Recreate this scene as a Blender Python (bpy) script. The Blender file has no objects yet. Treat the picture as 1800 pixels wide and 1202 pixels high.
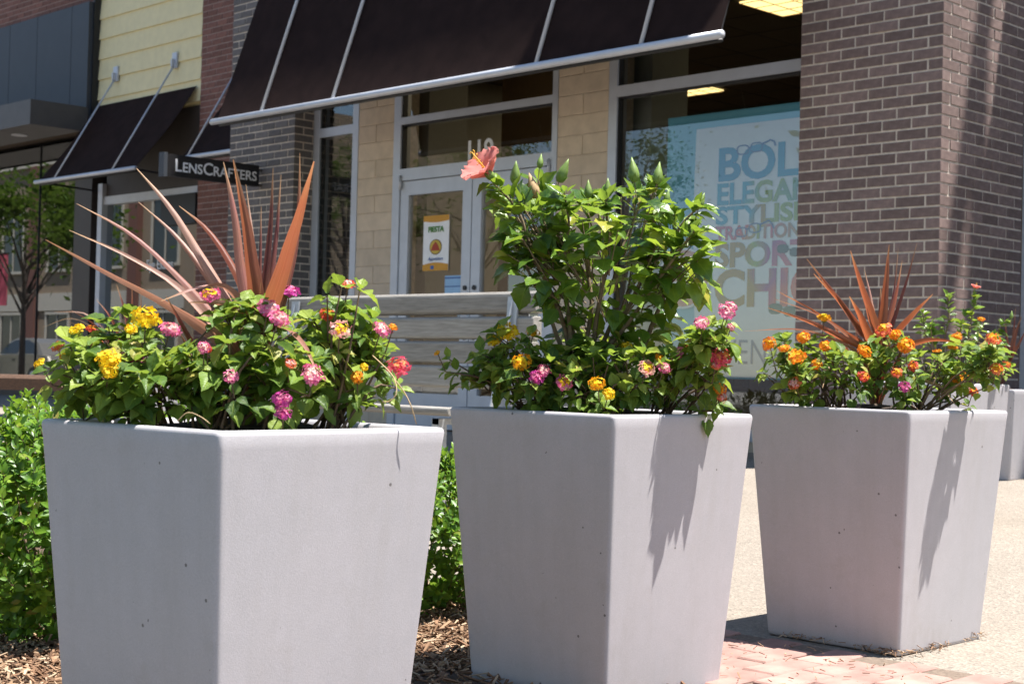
import bpy, math, random
import numpy as np
from mathutils import Vector, Matrix

# ------------------------------------------------------------------ camera, world, sun, exposure
scene = bpy.context.scene
COL = scene.collection
R = math.radians
CAM_H, FPX = 0.72, 2700.0            # eye height (m), focal length in pixels of the 1800 px wide photograph
YAW, PITCH, ROLL = R(45.51), R(1.0), R(1.4265)
SUN_DIR = Vector((0.27, 0.214, 1.0)).normalized()   # towards the sun
FOCUS = 3.5

_f = Vector((-math.sin(YAW) * math.cos(PITCH), math.cos(YAW) * math.cos(PITCH), math.sin(PITCH)))
_r = Vector((math.cos(YAW), math.sin(YAW), 0))
_u = _r.cross(_f)
C_RIGHT = _r * math.cos(ROLL) + _u * math.sin(ROLL)
C_UP = -_r * math.sin(ROLL) + _u * math.cos(ROLL)
C_FWD = _f
cam_d = bpy.data.cameras.new('camera')
cam = bpy.data.objects.new('camera', cam_d)
COL.objects.link(cam)
cam_d.sensor_width = 36
cam_d.lens = FPX / 1800 * 36
cam_d.clip_start, cam_d.clip_end = 0.05, 3000
cam_d.dof.use_dof = True
cam_d.dof.focus_distance = FOCUS
cam_d.dof.aperture_fstop = 11
m = Matrix((C_RIGHT, C_UP, -C_FWD)).transposed().to_4x4()
m.translation = (0, 0, CAM_H)
cam.matrix_world = m
scene.camera = cam

world = bpy.data.worlds.new('World')
scene.world = world
world.use_nodes = True
wn = world.node_tree
bg = wn.nodes['Background']
sky = wn.nodes.new('ShaderNodeTexSky')
sky.sky_type = 'NISHITA'
sky.sun_disc = False
sky.sun_elevation = math.asin(SUN_DIR.z)
sky.sun_rotation = math.atan2(SUN_DIR.x, SUN_DIR.y)
sky.air_density, sky.dust_density, sky.ozone_density = 1.0, 0.15, 1.6
wn.links.new(sky.outputs[0], bg.inputs[0])
bg.inputs[1].default_value = 0.080

sun_d = bpy.data.lights.new('sun', 'SUN')
sun_d.energy = 5.0
sun_d.angle = R(0.53)
sun_d.color = (1.0, 0.955, 0.90)
sun = bpy.data.objects.new('sun', sun_d)
COL.objects.link(sun)
sun.rotation_euler = SUN_DIR.to_track_quat('Z', 'Y').to_euler()

scene.view_settings.view_transform = 'Standard'
scene.view_settings.look = 'None'
scene.view_settings.exposure = 1.38
scene.view_settings.gamma = 1.0
scene.view_settings.use_curve_mapping = False
scene.render.engine = 'CYCLES'
scene.cycles.use_denoising = True
scene.cycles.max_bounces = 5
scene.cycles.diffuse_bounces = 3
scene.cycles.glossy_bounces = 3
scene.cycles.transmission_bounces = 3
scene.cycles.transparent_max_bounces = 6
scene.cycles.caustics_reflective = False
scene.cycles.caustics_refractive = False
scene.cycles.sample_clamp_indirect = 6

# ------------------------------------------------------------------ helpers
def at(px, py, depth):
    """world point that lies `depth` metres in front of the camera on the ray of photo pixel (px, py)"""
    return Vector((0, 0, CAM_H)) + depth * (C_FWD + C_RIGHT * ((px - 900) / FPX) - C_UP * ((py - 601) / FPX))

def depth_of(p):
    return (Vector(p) - Vector((0, 0, CAM_H))).dot(C_FWD)

class MB:
    def __init__(s):
        s.v, s.f, s.uv = [], [], None
    def box(s, x0, x1, y0, y1, z0, z1):
        n = len(s.v)
        s.v += [(x0, y0, z0), (x1, y0, z0), (x1, y1, z0), (x0, y1, z0), (x0, y0, z1), (x1, y0, z1), (x1, y1, z1), (x0, y1, z1)]
        s.f += [tuple(n + i for i in q) for q in ((0, 3, 2, 1), (4, 5, 6, 7), (0, 1, 5, 4), (1, 2, 6, 5), (2, 3, 7, 6), (3, 0, 4, 7))]
        return s
    def poly(s, pts):
        n = len(s.v); s.v += [tuple(p) for p in pts]; s.f.append(tuple(range(n, n + len(pts)))); return s
    def prism(s, pts, d):
        """extrude polygon pts by vector d"""
        n = len(s.v); k = len(pts); d = Vector(d)
        s.v += [tuple(p) for p in pts] + [tuple(Vector(p) + d) for p in pts]
        s.f.append(tuple(range(n + k - 1, n - 1, -1))); s.f.append(tuple(range(n + k, n + 2 * k)))
        for i in range(k):
            j = (i + 1) % k
            s.f.append((n + i, n + j, n + k + j, n + k + i))
        return s
    def rings(s, rings, closed=True, cap=True):
        n = len(s.v); k = len(rings[0])
        for r in rings: s.v += [tuple(p) for p in r]
        for a in range(len(rings) - 1):
            for i in range(k if closed else k - 1):
                j = (i + 1) % k
                s.f.append((n + a * k + i, n + a * k + j, n + (a + 1) * k + j, n + (a + 1) * k + i))
        if cap:
            s.f.append(tuple(range(n + k - 1, n - 1, -1)))
            e = n + (len(rings) - 1) * k
            s.f.append(tuple(range(e, e + k)))
        return s
    def tube(s, pts, rad, n=6, cap=True):
        pts = [Vector(p) for p in pts]
        if not hasattr(rad, '__len__'): rad = [rad] * len(pts)
        rr = []
        ref = None
        for i, p in enumerate(pts):
            t = (pts[min(i + 1, len(pts) - 1)] - pts[max(i - 1, 0)]).normalized()
            if ref is None:
                ref = t.orthogonal().normalized()
            ref = (ref - t * ref.dot(t)).normalized()
            b = t.cross(ref)
            rr.append([p + rad[i] * (math.cos(2 * math.pi * k / n) * ref + math.sin(2 * math.pi * k / n) * b) for k in range(n)])
        return s.rings(rr, True, cap)
    def ball(s, c, r, nu=8, nv=5):
        c = Vector(c); r = r if hasattr(r, '__len__') else (r, r, r)
        rr = []
        for a in range(nv + 1):
            th = 0.04 + (math.pi - 0.08) * a / nv
            rr.append([c + Vector((r[0] * math.sin(th) * math.cos(2 * math.pi * k / nu), r[1] * math.sin(th) * math.sin(2 * math.pi * k / nu), -r[2] * math.cos(th))) for k in range(nu)])
        return s.rings(rr)
    def mesh(s, name, smooth=False):
        me = bpy.data.meshes.new(name)
        me.from_pydata(s.v, [], s.f)
        if smooth:
            me.polygons.foreach_set('use_smooth', [True] * len(me.polygons))
        me.update()
        return me
    def build(s, name, mat, parent=None, smooth=False):
        return obj(name, s.mesh(name, smooth), mat, parent)

def obj(name, me, mat=None, parent=None, mw=None):
    o = bpy.data.objects.new(name, me)
    COL.objects.link(o)
    if mat is not None and len(me.materials) == 0:
        me.materials.append(mat)
    if parent is not None:
        o.parent = parent
        o.matrix_parent_inverse = parent_inv(parent)
    if mw is not None:
        o.matrix_basis = mw
    return o

def parent_inv(p):
    """inverse of the parent's world matrix from the plain local data (no depsgraph update needed)"""
    mt = Matrix.Identity(4); q = p; chain = []
    while q is not None:
        chain.append(q); q = q.parent
    for q in reversed(chain):
        mt = mt @ (q.matrix_parent_inverse @ q.matrix_basis if q.parent else q.matrix_basis)
    return mt.inverted()

def thing(name, label, cat, loc=(0, 0, 0), group=None):
    o = bpy.data.objects.new(name, None)
    COL.objects.link(o)
    o.empty_display_size = 0.1
    o.location = loc
    return tag(o, label, cat, group)

def tag(o, label=None, cat=None, group=None, kind=None):
    if label: o['label'] = label
    if cat: o['category'] = cat
    if group: o['group'] = group
    if kind: o['kind'] = kind
    return o

def frame(y, up, loc, scale=1.0):
    """matrix: local +Y along y, local +Z close to up"""
    y = Vector(y).normalized(); up = Vector(up)
    z = up - y * up.dot(y)
    if z.length < 1e-4: z = y.orthogonal()
    z.normalize(); x = y.cross(z)
    mm = Matrix((x, y, z)).transposed().to_4x4()
    sc = scale if hasattr(scale, '__len__') else (scale, scale, scale)
    mm = mm @ Matrix.Diagonal((*sc, 1))
    mm.translation = loc
    return mm

def bez(p, n):
    """Catmull-Rom through points p, n samples"""
    p = [Vector(q) for q in p]
    if len(p) == 2: return [p[0].lerp(p[1], i / (n - 1)) for i in range(n)]
    q = [2 * p[0] - p[1]] + p + [2 * p[-1] - p[-2]]
    out = []
    for i in range(n):
        t = i / (n - 1) * (len(p) - 1); k = min(int(t), len(p) - 2); t -= k
        a, b, c, d = q[k:k + 4]
        out.append(0.5 * ((2 * b) + (c - a) * t + (2 * a - 5 * b + 4 * c - d) * t * t + (3 * b - a - 3 * c + d) * t ** 3))
    return out

# ------------------------------------------------------------------ materials
def new_mat(name):
    mt = bpy.data.materials.new(name); mt.use_nodes = True
    nt = mt.node_tree; b = nt.nodes['Principled BSDF']
    return mt, nt, b

def N(nt, t, **kw):
    n = nt.nodes.new(t)
    for k, v in kw.items():
        if k in n.inputs.keys() if isinstance(k, str) else False:
            n.inputs[k].default_value = v
        else: setattr(n, k, v)
    return n

def ramp(nt, fac, stops):
    r = nt.nodes.new('ShaderNodeValToRGB')
    e = r.color_ramp.elements
    while len(e) < len(stops): e.new(0.5)
    for i, (p, c) in enumerate(stops):
        e[i].position = p; e[i].color = (*c[:3], 1)
    nt.links.new(fac, r.inputs[0])
    return r.outputs[0]

def mixc(nt, fac, a, b, mode='MIX'):
    x = nt.nodes.new('ShaderNodeMix'); x.data_type = 'RGBA'; x.blend_type = mode
    for s, v in ((0, fac), (6, a), (7, b)):
        if hasattr(v, 'is_linked'): nt.links.new(v, x.inputs[s])
        else: x.inputs[s].default_value = v if s == 0 else (*v[:3], 1)
    return x.outputs[2]

def noise(nt, scale, detail=3, rough=0.55, coord='Object', dim='3D'):
    tc = nt.nodes.new('ShaderNodeTexCoord')
    n = nt.nodes.new('ShaderNodeTexNoise')
    n.inputs['Scale'].default_value = scale; n.inputs['Detail'].default_value = detail; n.inputs['Roughness'].default_value = rough
    nt.links.new(tc.outputs[coord], n.inputs['Vector'])
    return n.outputs[0]

def bump(nt, b, h, strength, dist):
    bp = nt.nodes.new('ShaderNodeBump')
    bp.inputs['Strength'].default_value = strength; bp.inputs['Distance'].default_value = dist
    nt.links.new(h, bp.inputs['Height']); nt.links.new(bp.outputs[0], b.inputs['Normal'])

def math_n(nt, op, a, b=None):
    x = nt.nodes.new('ShaderNodeMath'); x.operation = op
    for i, v in enumerate((a, b)):
        if v is None: continue
        if hasattr(v, 'is_linked'): nt.links.new(v, x.inputs[i])
        else: x.inputs[i].default_value = v
    return x.outputs[0]

def plain(name, col, rough=0.6, var=0.15, scale=20, metal=0.0, bmp=0.0, bscale=200, spec=0.5, objrand=0.0):
    mt, nt, b = new_mat(name)
    c = ramp(nt, noise(nt, scale, 4), [(0.3, [v * (1 - var) for v in col]), (0.7, [v * (1 + var) for v in col])])
    if objrand:
        oi = nt.nodes.new('ShaderNodeObjectInfo')
        k = math_n(nt, 'ADD', math_n(nt, 'MULTIPLY', oi.outputs['Random'], 2 * objrand), 1 - objrand)
        hsv = nt.nodes.new('ShaderNodeHueSaturation'); nt.links.new(c, hsv.inputs['Color']); nt.links.new(k, hsv.inputs['Value'])
        c = hsv.outputs[0]
    nt.links.new(c, b.inputs['Base Color'])
    b.inputs['Roughness'].default_value = rough; b.inputs['Metallic'].default_value = metal
    b.inputs['Specular IOR Level'].default_value = spec
    if bmp: bump(nt, b, noise(nt, bscale, 5, 0.65), bmp, 0.002)
    return mt

def emit(name, col, strength):
    mt, nt, b = new_mat(name)
    b.inputs['Base Color'].default_value = (*col, 1)
    b.inputs['Emission Color'].default_value = (*col, 1); b.inputs['Emission Strength'].default_value = strength
    return mt

def glass(name, tint, base, k):
    mt, nt, b = new_mat(name)
    nt.nodes.remove(b)
    tr = nt.nodes.new('ShaderNodeBsdfTransparent'); tr.inputs[0].default_value = (*tint, 1)
    gl = nt.nodes.new('ShaderNodeBsdfGlossy'); gl.inputs['Roughness'].default_value = 0.0
    gl.inputs['Color'].default_value = (0.93, 0.97, 1.0, 1)
    fr = nt.nodes.new('ShaderNodeFresnel'); fr.inputs[0].default_value = 1.5
    fac = math_n(nt, 'MINIMUM', math_n(nt, 'ADD', math_n(nt, 'MULTIPLY', fr.outputs[0], k), base), 0.95)
    mx = nt.nodes.new('ShaderNodeMixShader')
    nt.links.new(fac, mx.inputs[0]); nt.links.new(tr.outputs[0], mx.inputs[1]); nt.links.new(gl.outputs[0], mx.inputs[2])
    nt.links.new(mx.outputs[0], nt.nodes['Material Output'].inputs[0])
    return mt

def rand_fac(nt):
    oi = nt.nodes.new('ShaderNodeObjectInfo'); ge = nt.nodes.new('ShaderNodeNewGeometry')
    return math_n(nt, 'FRACT', math_n(nt, 'ADD', oi.outputs['Random'], ge.outputs['Random Per Island']))

def leaf_mat(name, stops, trans, tfac=0.35, rough=0.42, vein=0.5, veins=7, spec=0.5, bumpy=0.5):
    """leaf blade: colour by piece, pale midrib and side veins, some light through the blade"""
    mt, nt, b = new_mat(name)
    col = ramp(nt, rand_fac(nt), stops)
    uvn = nt.nodes.new('ShaderNodeUVMap')
    sep = nt.nodes.new('ShaderNodeSeparateXYZ'); nt.links.new(uvn.outputs[0], sep.inputs[0])
    ux = math_n(nt, 'ABSOLUTE', math_n(nt, 'SUBTRACT', sep.outputs[0], 0.5))
    ph = math_n(nt, 'SUBTRACT', math_n(nt, 'MULTIPLY', sep.outputs[1], veins), math_n(nt, 'MULTIPLY', ux, veins * 0.55))
    tri = math_n(nt, 'ABSOLUTE', math_n(nt, 'SUBTRACT', math_n(nt, 'FRACT', ph), 0.5))      # 0.5 at vein lines
    v1 = ramp(nt, tri, [(0.40, (0, 0, 0)), (0.5, (1, 1, 1))])
    mid = ramp(nt, ux, [(0.0, (1, 1, 1)), (0.045, (0, 0, 0))])
    vv = math_n(nt, 'MAXIMUM', math_n(nt, 'MULTIPLY', v1, 0.55), mid)
    pale = mixc(nt, 0.5, col, trans)
    col2 = mixc(nt, math_n(nt, 'MULTIPLY', vv, vein), col, pale)
    blot = noise(nt, 60, 3)
    col3 = mixc(nt, math_n(nt, 'MULTIPLY', ramp(nt, blot, [(0.45, (0, 0, 0)), (0.75, (1, 1, 1))]), 0.35), col2, pale)
    nt.links.new(col3, b.inputs['Base Color'])
    b.inputs['Roughness'].default_value = rough; b.inputs['Specular IOR Level'].default_value = spec
    if bumpy: bump(nt, b, math_n(nt, 'SUBTRACT', blot, math_n(nt, 'MULTIPLY', vv, 0.8)), bumpy, 0.0012)
    tl = nt.nodes.new('ShaderNodeBsdfTranslucent')
    nt.links.new(mixc(nt, 0.5, col3, trans), tl.inputs[0])
    mx = nt.nodes.new('ShaderNodeMixShader'); mx.inputs[0].default_value = tfac
    nt.links.new(b.outputs[0], mx.inputs[1]); nt.links.new(tl.outputs[0], mx.inputs[2])
    nt.links.new(mx.outputs[0], nt.nodes['Material Output'].inputs[0])
    return mt

def petal_mat(name, c0, c1, tfac=0.3):
    mt, nt, b = new_mat(name)
    ge = nt.nodes.new('ShaderNodeNewGeometry')
    col = ramp(nt, ge.outputs['Random Per Island'], [(0.15, c0), (0.85, c1)])
    nt.links.new(col, b.inputs['Base Color']); b.inputs['Roughness'].default_value = 0.6
    b.inputs['Specular IOR Level'].default_value = 0.25
    tl = nt.nodes.new('ShaderNodeBsdfTranslucent'); nt.links.new(col, tl.inputs[0])
    mx = nt.nodes.new('ShaderNodeMixShader'); mx.inputs[0].default_value = tfac
    nt.links.new(b.outputs[0], mx.inputs[1]); nt.links.new(tl.outputs[0], mx.inputs[2])
    nt.links.new(mx.outputs[0], nt.nodes['Material Output'].inputs[0])
    return mt

M = {}
# planter: grey-white moulded stone-effect resin with fine grain and sparse pits
mt, nt, b = new_mat('planter_resin')
g1 = noise(nt, 420, 2, 0.6); g2 = noise(nt, 3.0, 4); g3 = noise(nt, 26, 3)
c = mixc(nt, 1.0, ramp(nt, g1, [(0.3, (0.425, 0.412, 0.428)), (0.7, (0.50, 0.485, 0.503))]), ramp(nt, g2, [(0.3, (0.95, 0.95, 0.955)), (0.7, (1.03, 1.01, 1.01))]), 'MULTIPLY')
c = mixc(nt, 1.0, c, ramp(nt, g3, [(0.25, (0.965, 0.965, 0.96)), (0.75, (1.02, 1.02, 1.02))]), 'MULTIPLY')
tc = nt.nodes.new('ShaderNodeTexCoord'); vo = nt.nodes.new('ShaderNodeTexVoronoi'); vo.inputs['Scale'].default_value = 24
nt.links.new(tc.outputs['Object'], vo.inputs['Vector'])
pit = math_n(nt, 'MULTIPLY', math_n(nt, 'LESS_THAN', vo.outputs['Distance'], 0.075), math_n(nt, 'GREATER_THAN', noise(nt, 11, 2), 0.55))
c = mixc(nt, math_n(nt, 'MULTIPLY', pit, 0.8), c, (0.06, 0.055, 0.05))
tcs = nt.nodes.new('ShaderNodeTexCoord'); mps = nt.nodes.new('ShaderNodeMapping'); mps.inputs['Scale'].default_value = (26, 26, 1.3)
nt.links.new(tcs.outputs['Object'], mps.inputs[0])
ns = nt.nodes.new('ShaderNodeTexNoise'); ns.inputs['Scale'].default_value = 1.0; ns.inputs['Detail'].default_value = 5
nt.links.new(mps.outputs[0], ns.inputs['Vector'])
c = mixc(nt, math_n(nt, 'MULTIPLY', ramp(nt, ns.outputs[0], [(0.50, (0, 0, 0)), (0.72, (1, 1, 1))]), 0.16), c, (0.33, 0.30, 0.27))
# grime splashed up from the ground: patchy stains
gr = ramp(nt, noise(nt, 7, 6, 0.7), [(0.56, (0, 0, 0)), (0.72, (1, 1, 1))])
c = mixc(nt, math_n(nt, 'MULTIPLY', gr, 0.17), c, (0.30, 0.26, 0.21))
nt.links.new(c, b.inputs['Base Color']); b.inputs['Roughness'].default_value = 0.48
bump(nt, b, math_n(nt, 'ADD', g1, math_n(nt, 'MULTIPLY', noise(nt, 170, 2), .5)), 0.17, 0.0012)
M['planter'] = mt

M['soil'] = plain('potting_soil', (0.035, 0.024, 0.017), 0.95, 0.5, 60, bmp=1.0, bscale=120)
M['brick'] = plain('slate_brown_brick', (0.200, 0.143, 0.128), 0.85, 0.2, 30, bmp=0.6, bscale=350, objrand=0.22, spec=0.3)
M['brick_grey'] = plain('grey_brick', (0.142, 0.130, 0.125), 0.85, 0.16, 30, bmp=0.5, bscale=350, objrand=0.17, spec=0.3)
M['mortar'] = plain('pale_mortar', (0.64, 0.555, 0.47), 0.95, 0.16, 25, bmp=0.7, bscale=400, spec=0.2)
M['brick_red'] = plain('red_brick', (0.185, 0.086, 0.066), 0.85, 0.2, 30, bmp=0.5, bscale=350, objrand=0.2, spec=0.3)
M['mortar_red'] = plain('pinkish_mortar', (0.33, 0.25, 0.22), 0.95, 0.12, 60, bmp=0.5, bscale=400, spec=0.2)
M['stone'] = plain('buff_stone', (0.58, 0.475, 0.355), 0.8, 0.1, 9, bmp=0.35, bscale=260, objrand=0.06, spec=0.3)
M['alu'] = plain('silver_aluminium', (0.52, 0.545, 0.59), 0.42, 0.05, 8, metal=0.25, spec=0.5)
M['alu_pale'] = plain('pale_grey_tube', (0.52, 0.54, 0.58), 0.4, 0.05, 8, metal=0.2)
M['galv'] = plain('galvanised_steel', (0.45, 0.47, 0.49), 0.45, 0.14, 25, metal=0.5)
M['black'] = plain('black_gasket', (0.012, 0.012, 0.013), 0.5, 0.1)
M['awning'] = plain('dark_brown_canvas', (0.023, 0.0125, 0.0105), 0.95, 0.2, 7, bmp=0.5, bscale=900, spec=0.1)
M['siding'] = plain('cream_siding', (0.72, 0.625, 0.36), 0.7, 0.05, 10, bmp=0.15, bscale=120)
M['charcoal'] = plain('charcoal_panel', (0.036, 0.042, 0.052), 0.55, 0.06, 6)
M['bronze'] = plain('dark_bronze_metal', (0.075, 0.070, 0.068), 0.5, 0.1, 6)
M['brown_metal'] = plain('dark_brown_column', (0.045, 0.036, 0.031), 0.5, 0.1, 6)
M['signblack'] = plain('sign_black', (0.008, 0.007, 0.008), 0.45, 0.1)
M['signwhite'] = plain('sign_letter_grey', (0.75, 0.75, 0.76), 0.5, 0.03)
M['white'] = plain('white_print', (0.72, 0.73, 0.74), 0.55, 0.02)
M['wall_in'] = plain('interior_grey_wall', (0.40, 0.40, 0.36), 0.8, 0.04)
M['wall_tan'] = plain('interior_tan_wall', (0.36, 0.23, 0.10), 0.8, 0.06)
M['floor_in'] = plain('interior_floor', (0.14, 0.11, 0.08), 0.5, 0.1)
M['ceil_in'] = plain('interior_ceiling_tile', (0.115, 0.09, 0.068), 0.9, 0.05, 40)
M['glass'] = glass('shop_glass', (0.97, 0.985, 0.98), 0.07, 1.1)
M['glass_left'] = glass('tinted_shop_glass', (0.34, 0.35, 0.35), 0.23, 1.0)
M['wood'] = None

# weathered grey timber
def timber(name, a, b2, streak=14):
    mt, nt, b = new_mat(name)
    tc = nt.nodes.new('ShaderNodeTexCoord'); mp = nt.nodes.new('ShaderNodeMapping')
    mp.inputs['Scale'].default_value = (2.0, streak * 2, streak * 2)
    nt.links.new(tc.outputs['Object'], mp.inputs[0])
    n = nt.nodes.new('ShaderNodeTexNoise'); n.inputs['Scale'].default_value = 3.0; n.inputs['Detail'].default_value = 6; n.inputs['Roughness'].default_value = 0.65
    nt.links.new(mp.outputs[0], n.inputs['Vector'])
    oi = nt.nodes.new('ShaderNodeObjectInfo')
    c = ramp(nt, n.outputs[0], [(0.3, a), (0.7, b2)])
    hsv = nt.nodes.new('ShaderNodeHueSaturation'); nt.links.new(c, hsv.inputs['Color'])
    nt.links.new(math_n(nt, 'ADD', math_n(nt, 'MULTIPLY', oi.outputs['Random'], 0.25), 0.88), hsv.inputs['Value'])
    nt.links.new(hsv.outputs[0], b.inputs['Base Color']); b.inputs['Roughness'].default_value = 0.75
    bump(nt, b, n.outputs[0], 0.35, 0.003)
    return mt
M['wood'] = timber('weathered_grey_timber', (0.19, 0.175, 0.152), (0.345, 0.325, 0.29))
M['wood_brown'] = timber('brown_timber', (0.07, 0.035, 0.02), (0.15, 0.08, 0.045))

# exposed-aggregate concrete
def aggregate(name, base):
    mt, nt, b = new_mat(name)
    tc = nt.nodes.new('ShaderNodeTexCoord'); vo = nt.nodes.new('ShaderNodeTexVoronoi'); vo.inputs['Scale'].default_value = 130
    nt.links.new(tc.outputs['Object'], vo.inputs['Vector'])
    bw = nt.nodes.new('ShaderNodeSeparateColor'); nt.links.new(vo.outputs['Color'], bw.inputs[0])
    st = ramp(nt, bw.outputs[0], [(0.0, [v * 0.68 for v in base]), (0.25, [v * 0.93 for v in base]), (0.7, base), (1.0, [min(1, v * 1.3) for v in base])])
    big = ramp(nt, noise(nt, 0.9, 5, 0.6), [(0.3, (0.86, 0.85, 0.83)), (0.7, (1.06, 1.05, 1.04))])
    c = mixc(nt, 1.0, st, big, 'MULTIPLY')
    sp = math_n(nt, 'GREATER_THAN', noise(nt, 38, 2), 0.76)
    c = mixc(nt, math_n(nt, 'MULTIPLY', sp, 0.5), c, (0.05, 0.04, 0.03))
    nt.links.new(c, b.inputs['Base Color']); b.inputs['Roughness'].default_value = 0.85
    bump(nt, b, vo.outputs['Distance'], 0.6, 0.004)
    return mt
M['concrete'] = aggregate('exposed_aggregate', (0.245, 0.212, 0.175))
M['asphalt'] = plain('asphalt', (0.05, 0.05, 0.052), 0.9, 0.2, 60)
M['kerbstone'] = plain('kerb_concrete', (0.34, 0.32, 0.29), 0.85, 0.1, 20)
M['mulch_soil'] = plain('mulch_bed', (0.075, 0.045, 0.028), 0.95, 0.5, 50, bmp=1.0, bscale=90)
M['sand'] = plain('joint_sand', (0.16, 0.12, 0.09), 0.95, 0.3, 80, bmp=0.8, bscale=200)
M['paver'] = plain('pink_clay_paver', (0.34, 0.205, 0.172), 0.85, 0.28, 9, bmp=0.5, bscale=180, objrand=0.14, spec=0.25)
mt, nt, b = new_mat('mulch_chip')
ge = nt.nodes.new('ShaderNodeNewGeometry')
nt.links.new(ramp(nt, ge.outputs['Random Per Island'], [(0.0, (0.08, 0.04, 0.02)), (0.35, (0.22, 0.12, 0.065)), (0.7, (0.34, 0.22, 0.13)), (1.0, (0.46, 0.35, 0.24))]), b.inputs['Base Color'])
b.inputs['Roughness'].default_value = 0.9
M['chip'] = mt

M['lantana'] = leaf_mat('lantana_leaf', [(0.0, (0.035, 0.09, 0.014)), (0.3, (0.08, 0.165, 0.026)), (0.58, (0.17, 0.28, 0.038)), (0.93, (0.30, 0.38, 0.065)), (1.0, (0.42, 0.34, 0.08))], (0.42, 0.54, 0.06), 0.40, 0.48, 0.95, 9, 0.45, 1.0)
M['hibiscus'] = leaf_mat('hibiscus_leaf', [(0.0, (0.022, 0.068, 0.015)), (0.35, (0.05, 0.125, 0.020)), (0.66, (0.12, 0.22, 0.026)), (0.93, (0.24, 0.33, 0.04)), (1.0, (0.44, 0.38, 0.07))], (0.40, 0.54, 0.04), 0.40, 0.28, 0.5, 6, 0.6, 0.35)
M['hib_young'] = leaf_mat('young_hibiscus_leaf', [(0.0, (0.10, 0.20, 0.02)), (1.0, (0.19, 0.30, 0.04))], (0.38, 0.50, 0.06), 0.4, 0.35, 0.4, 6, 0.5, 0.3)
M['hedge'] = leaf_mat('hedge_leaf', [(0.0, (0.032, 0.095, 0.012)), (0.4, (0.07, 0.17, 0.016)), (0.8, (0.125, 0.245, 0.022)), (0.97, (0.22, 0.33, 0.036)), (1.0, (0.30, 0.20, 0.06))], (0.34, 0.52, 0.04), 0.38, 0.4, 0.35, 5, 0.45, 0.0)
M['treeleaf'] = leaf_mat('street_tree_leaf', [(0.0, (0.03, 0.07, 0.012)), (0.6, (0.07, 0.13, 0.02)), (1.0, (0.12, 0.17, 0.03))], (0.2, 0.3, 0.04), 0.35, 0.6, 0.0, 4, 0.3, 0.0)
M['stem_green'] = plain('green_stem', (0.10, 0.14, 0.04), 0.6, 0.2, 60)
M['stem_brown'] = plain('woody_stem', (0.13, 0.085, 0.05), 0.8, 0.3, 60, bmp=0.5, bscale=300)
M['stem_tan'] = plain('hibiscus_stem', (0.20, 0.145, 0.085), 0.75, 0.3, 70, bmp=0.5, bscale=300)
M['bark'] = plain('bark', (0.07, 0.055, 0.045), 0.9, 0.3, 20, bmp=0.8, bscale=60)

def cordy_mat(name, stops, trans, tfac):
    mt, nt, b = new_mat(name)
    oi = nt.nodes.new('ShaderNodeObjectInfo')
    col = ramp(nt, oi.outputs['Random'], stops)
    uvn = nt.nodes.new('ShaderNodeUVMap'); sep = nt.nodes.new('ShaderNodeSeparateXYZ'); nt.links.new(uvn.outputs[0], sep.inputs[0])
    mp = nt.nodes.new('ShaderNodeMapping'); mp.inputs['Scale'].default_value = (22, 1.0, 1)
    nt.links.new(uvn.outputs[0], mp.inputs[0])
    st = nt.nodes.new('ShaderNodeTexNoise'); st.inputs['Scale'].default_value = 1.0; st.inputs['Detail'].default_value = 3
    nt.links.new(mp.outputs[0], st.inputs['Vector'])
    c2 = mixc(nt, 1.0, col, ramp(nt, st.outputs[0], [(0.3, (0.58, 0.52, 0.52)), (0.7, (1.32, 1.3, 1.3))]), 'MULTIPLY')
    edge = ramp(nt, math_n(nt, 'ABSOLUTE', math_n(nt, 'SUBTRACT', sep.outputs[0], 0.5)), [(0.40, (0, 0, 0)), (0.5, (1, 1, 1))])
    rib = ramp(nt, math_n(nt, 'ABSOLUTE', math_n(nt, 'SUBTRACT', sep.outputs[0], 0.5)), [(0.0, (1, 1, 1)), (0.06, (0, 0, 0))])
    c2 = mixc(nt, math_n(nt, 'MULTIPLY', rib, 0.45), c2, (0.10, 0.03, 0.03))
    mot = ramp(nt, noise(nt, 14, 4, .65), [(0.42, (0, 0, 0)), (0.7, (1, 1, 1))])
    c2 = mixc(nt, math_n(nt, 'MULTIPLY', mot, 0.35), c2, (0.30, 0.16, 0.07))
    c3 = mixc(nt, math_n(nt, 'MULTIPLY', edge, 0.35), c2, (0.42, 0.19, 0.12))
    tip = ramp(nt, sep.outputs[1], [(0.84, (0, 0, 0)), (0.97, (1, 1, 1))])
    c4 = mixc(nt, math_n(nt, 'MULTIPLY', tip, 0.8), c3, (0.50, 0.32, 0.16))
    nt.links.new(c4, b.inputs['Base Color']); b.inputs['Roughness'].default_value = 0.46
    bump(nt, b, st.outputs[0], 0.3, 0.001)
    tl = nt.nodes.new('ShaderNodeBsdfTranslucent'); nt.links.new(mixc(nt, 0.5, c4, trans), tl.inputs[0])
    mx = nt.nodes.new('ShaderNodeMixShader'); mx.inputs[0].default_value = tfac
    nt.links.new(b.outputs[0], mx.inputs[1]); nt.links.new(tl.outputs[0], mx.inputs[2])
    nt.links.new(mx.outputs[0], nt.nodes['Material Output'].inputs[0])
    return mt
M['cordyline'] = cordy_mat('cordyline_blade', [(0.0, (0.13, 0.032, 0.032)), (0.5, (0.25, 0.075, 0.045)), (1.0, (0.34, 0.14, 0.09))], (0.62, 0.16, 0.05), 0.42)
M['cordy_pink'] = cordy_mat('cordyline_pink_blade', [(0.0, (0.32, 0.14, 0.12)), (0.5, (0.42, 0.24, 0.20)), (1.0, (0.52, 0.35, 0.27))], (0.55, 0.22, 0.12), 0.32)
M['cordy_dark'] = cordy_mat('cordyline_dark_blade', [(0.0, (0.10, 0.03, 0.03)), (1.0, (0.16, 0.05, 0.045))], (0.35, 0.07, 0.04), 0.3)
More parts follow.
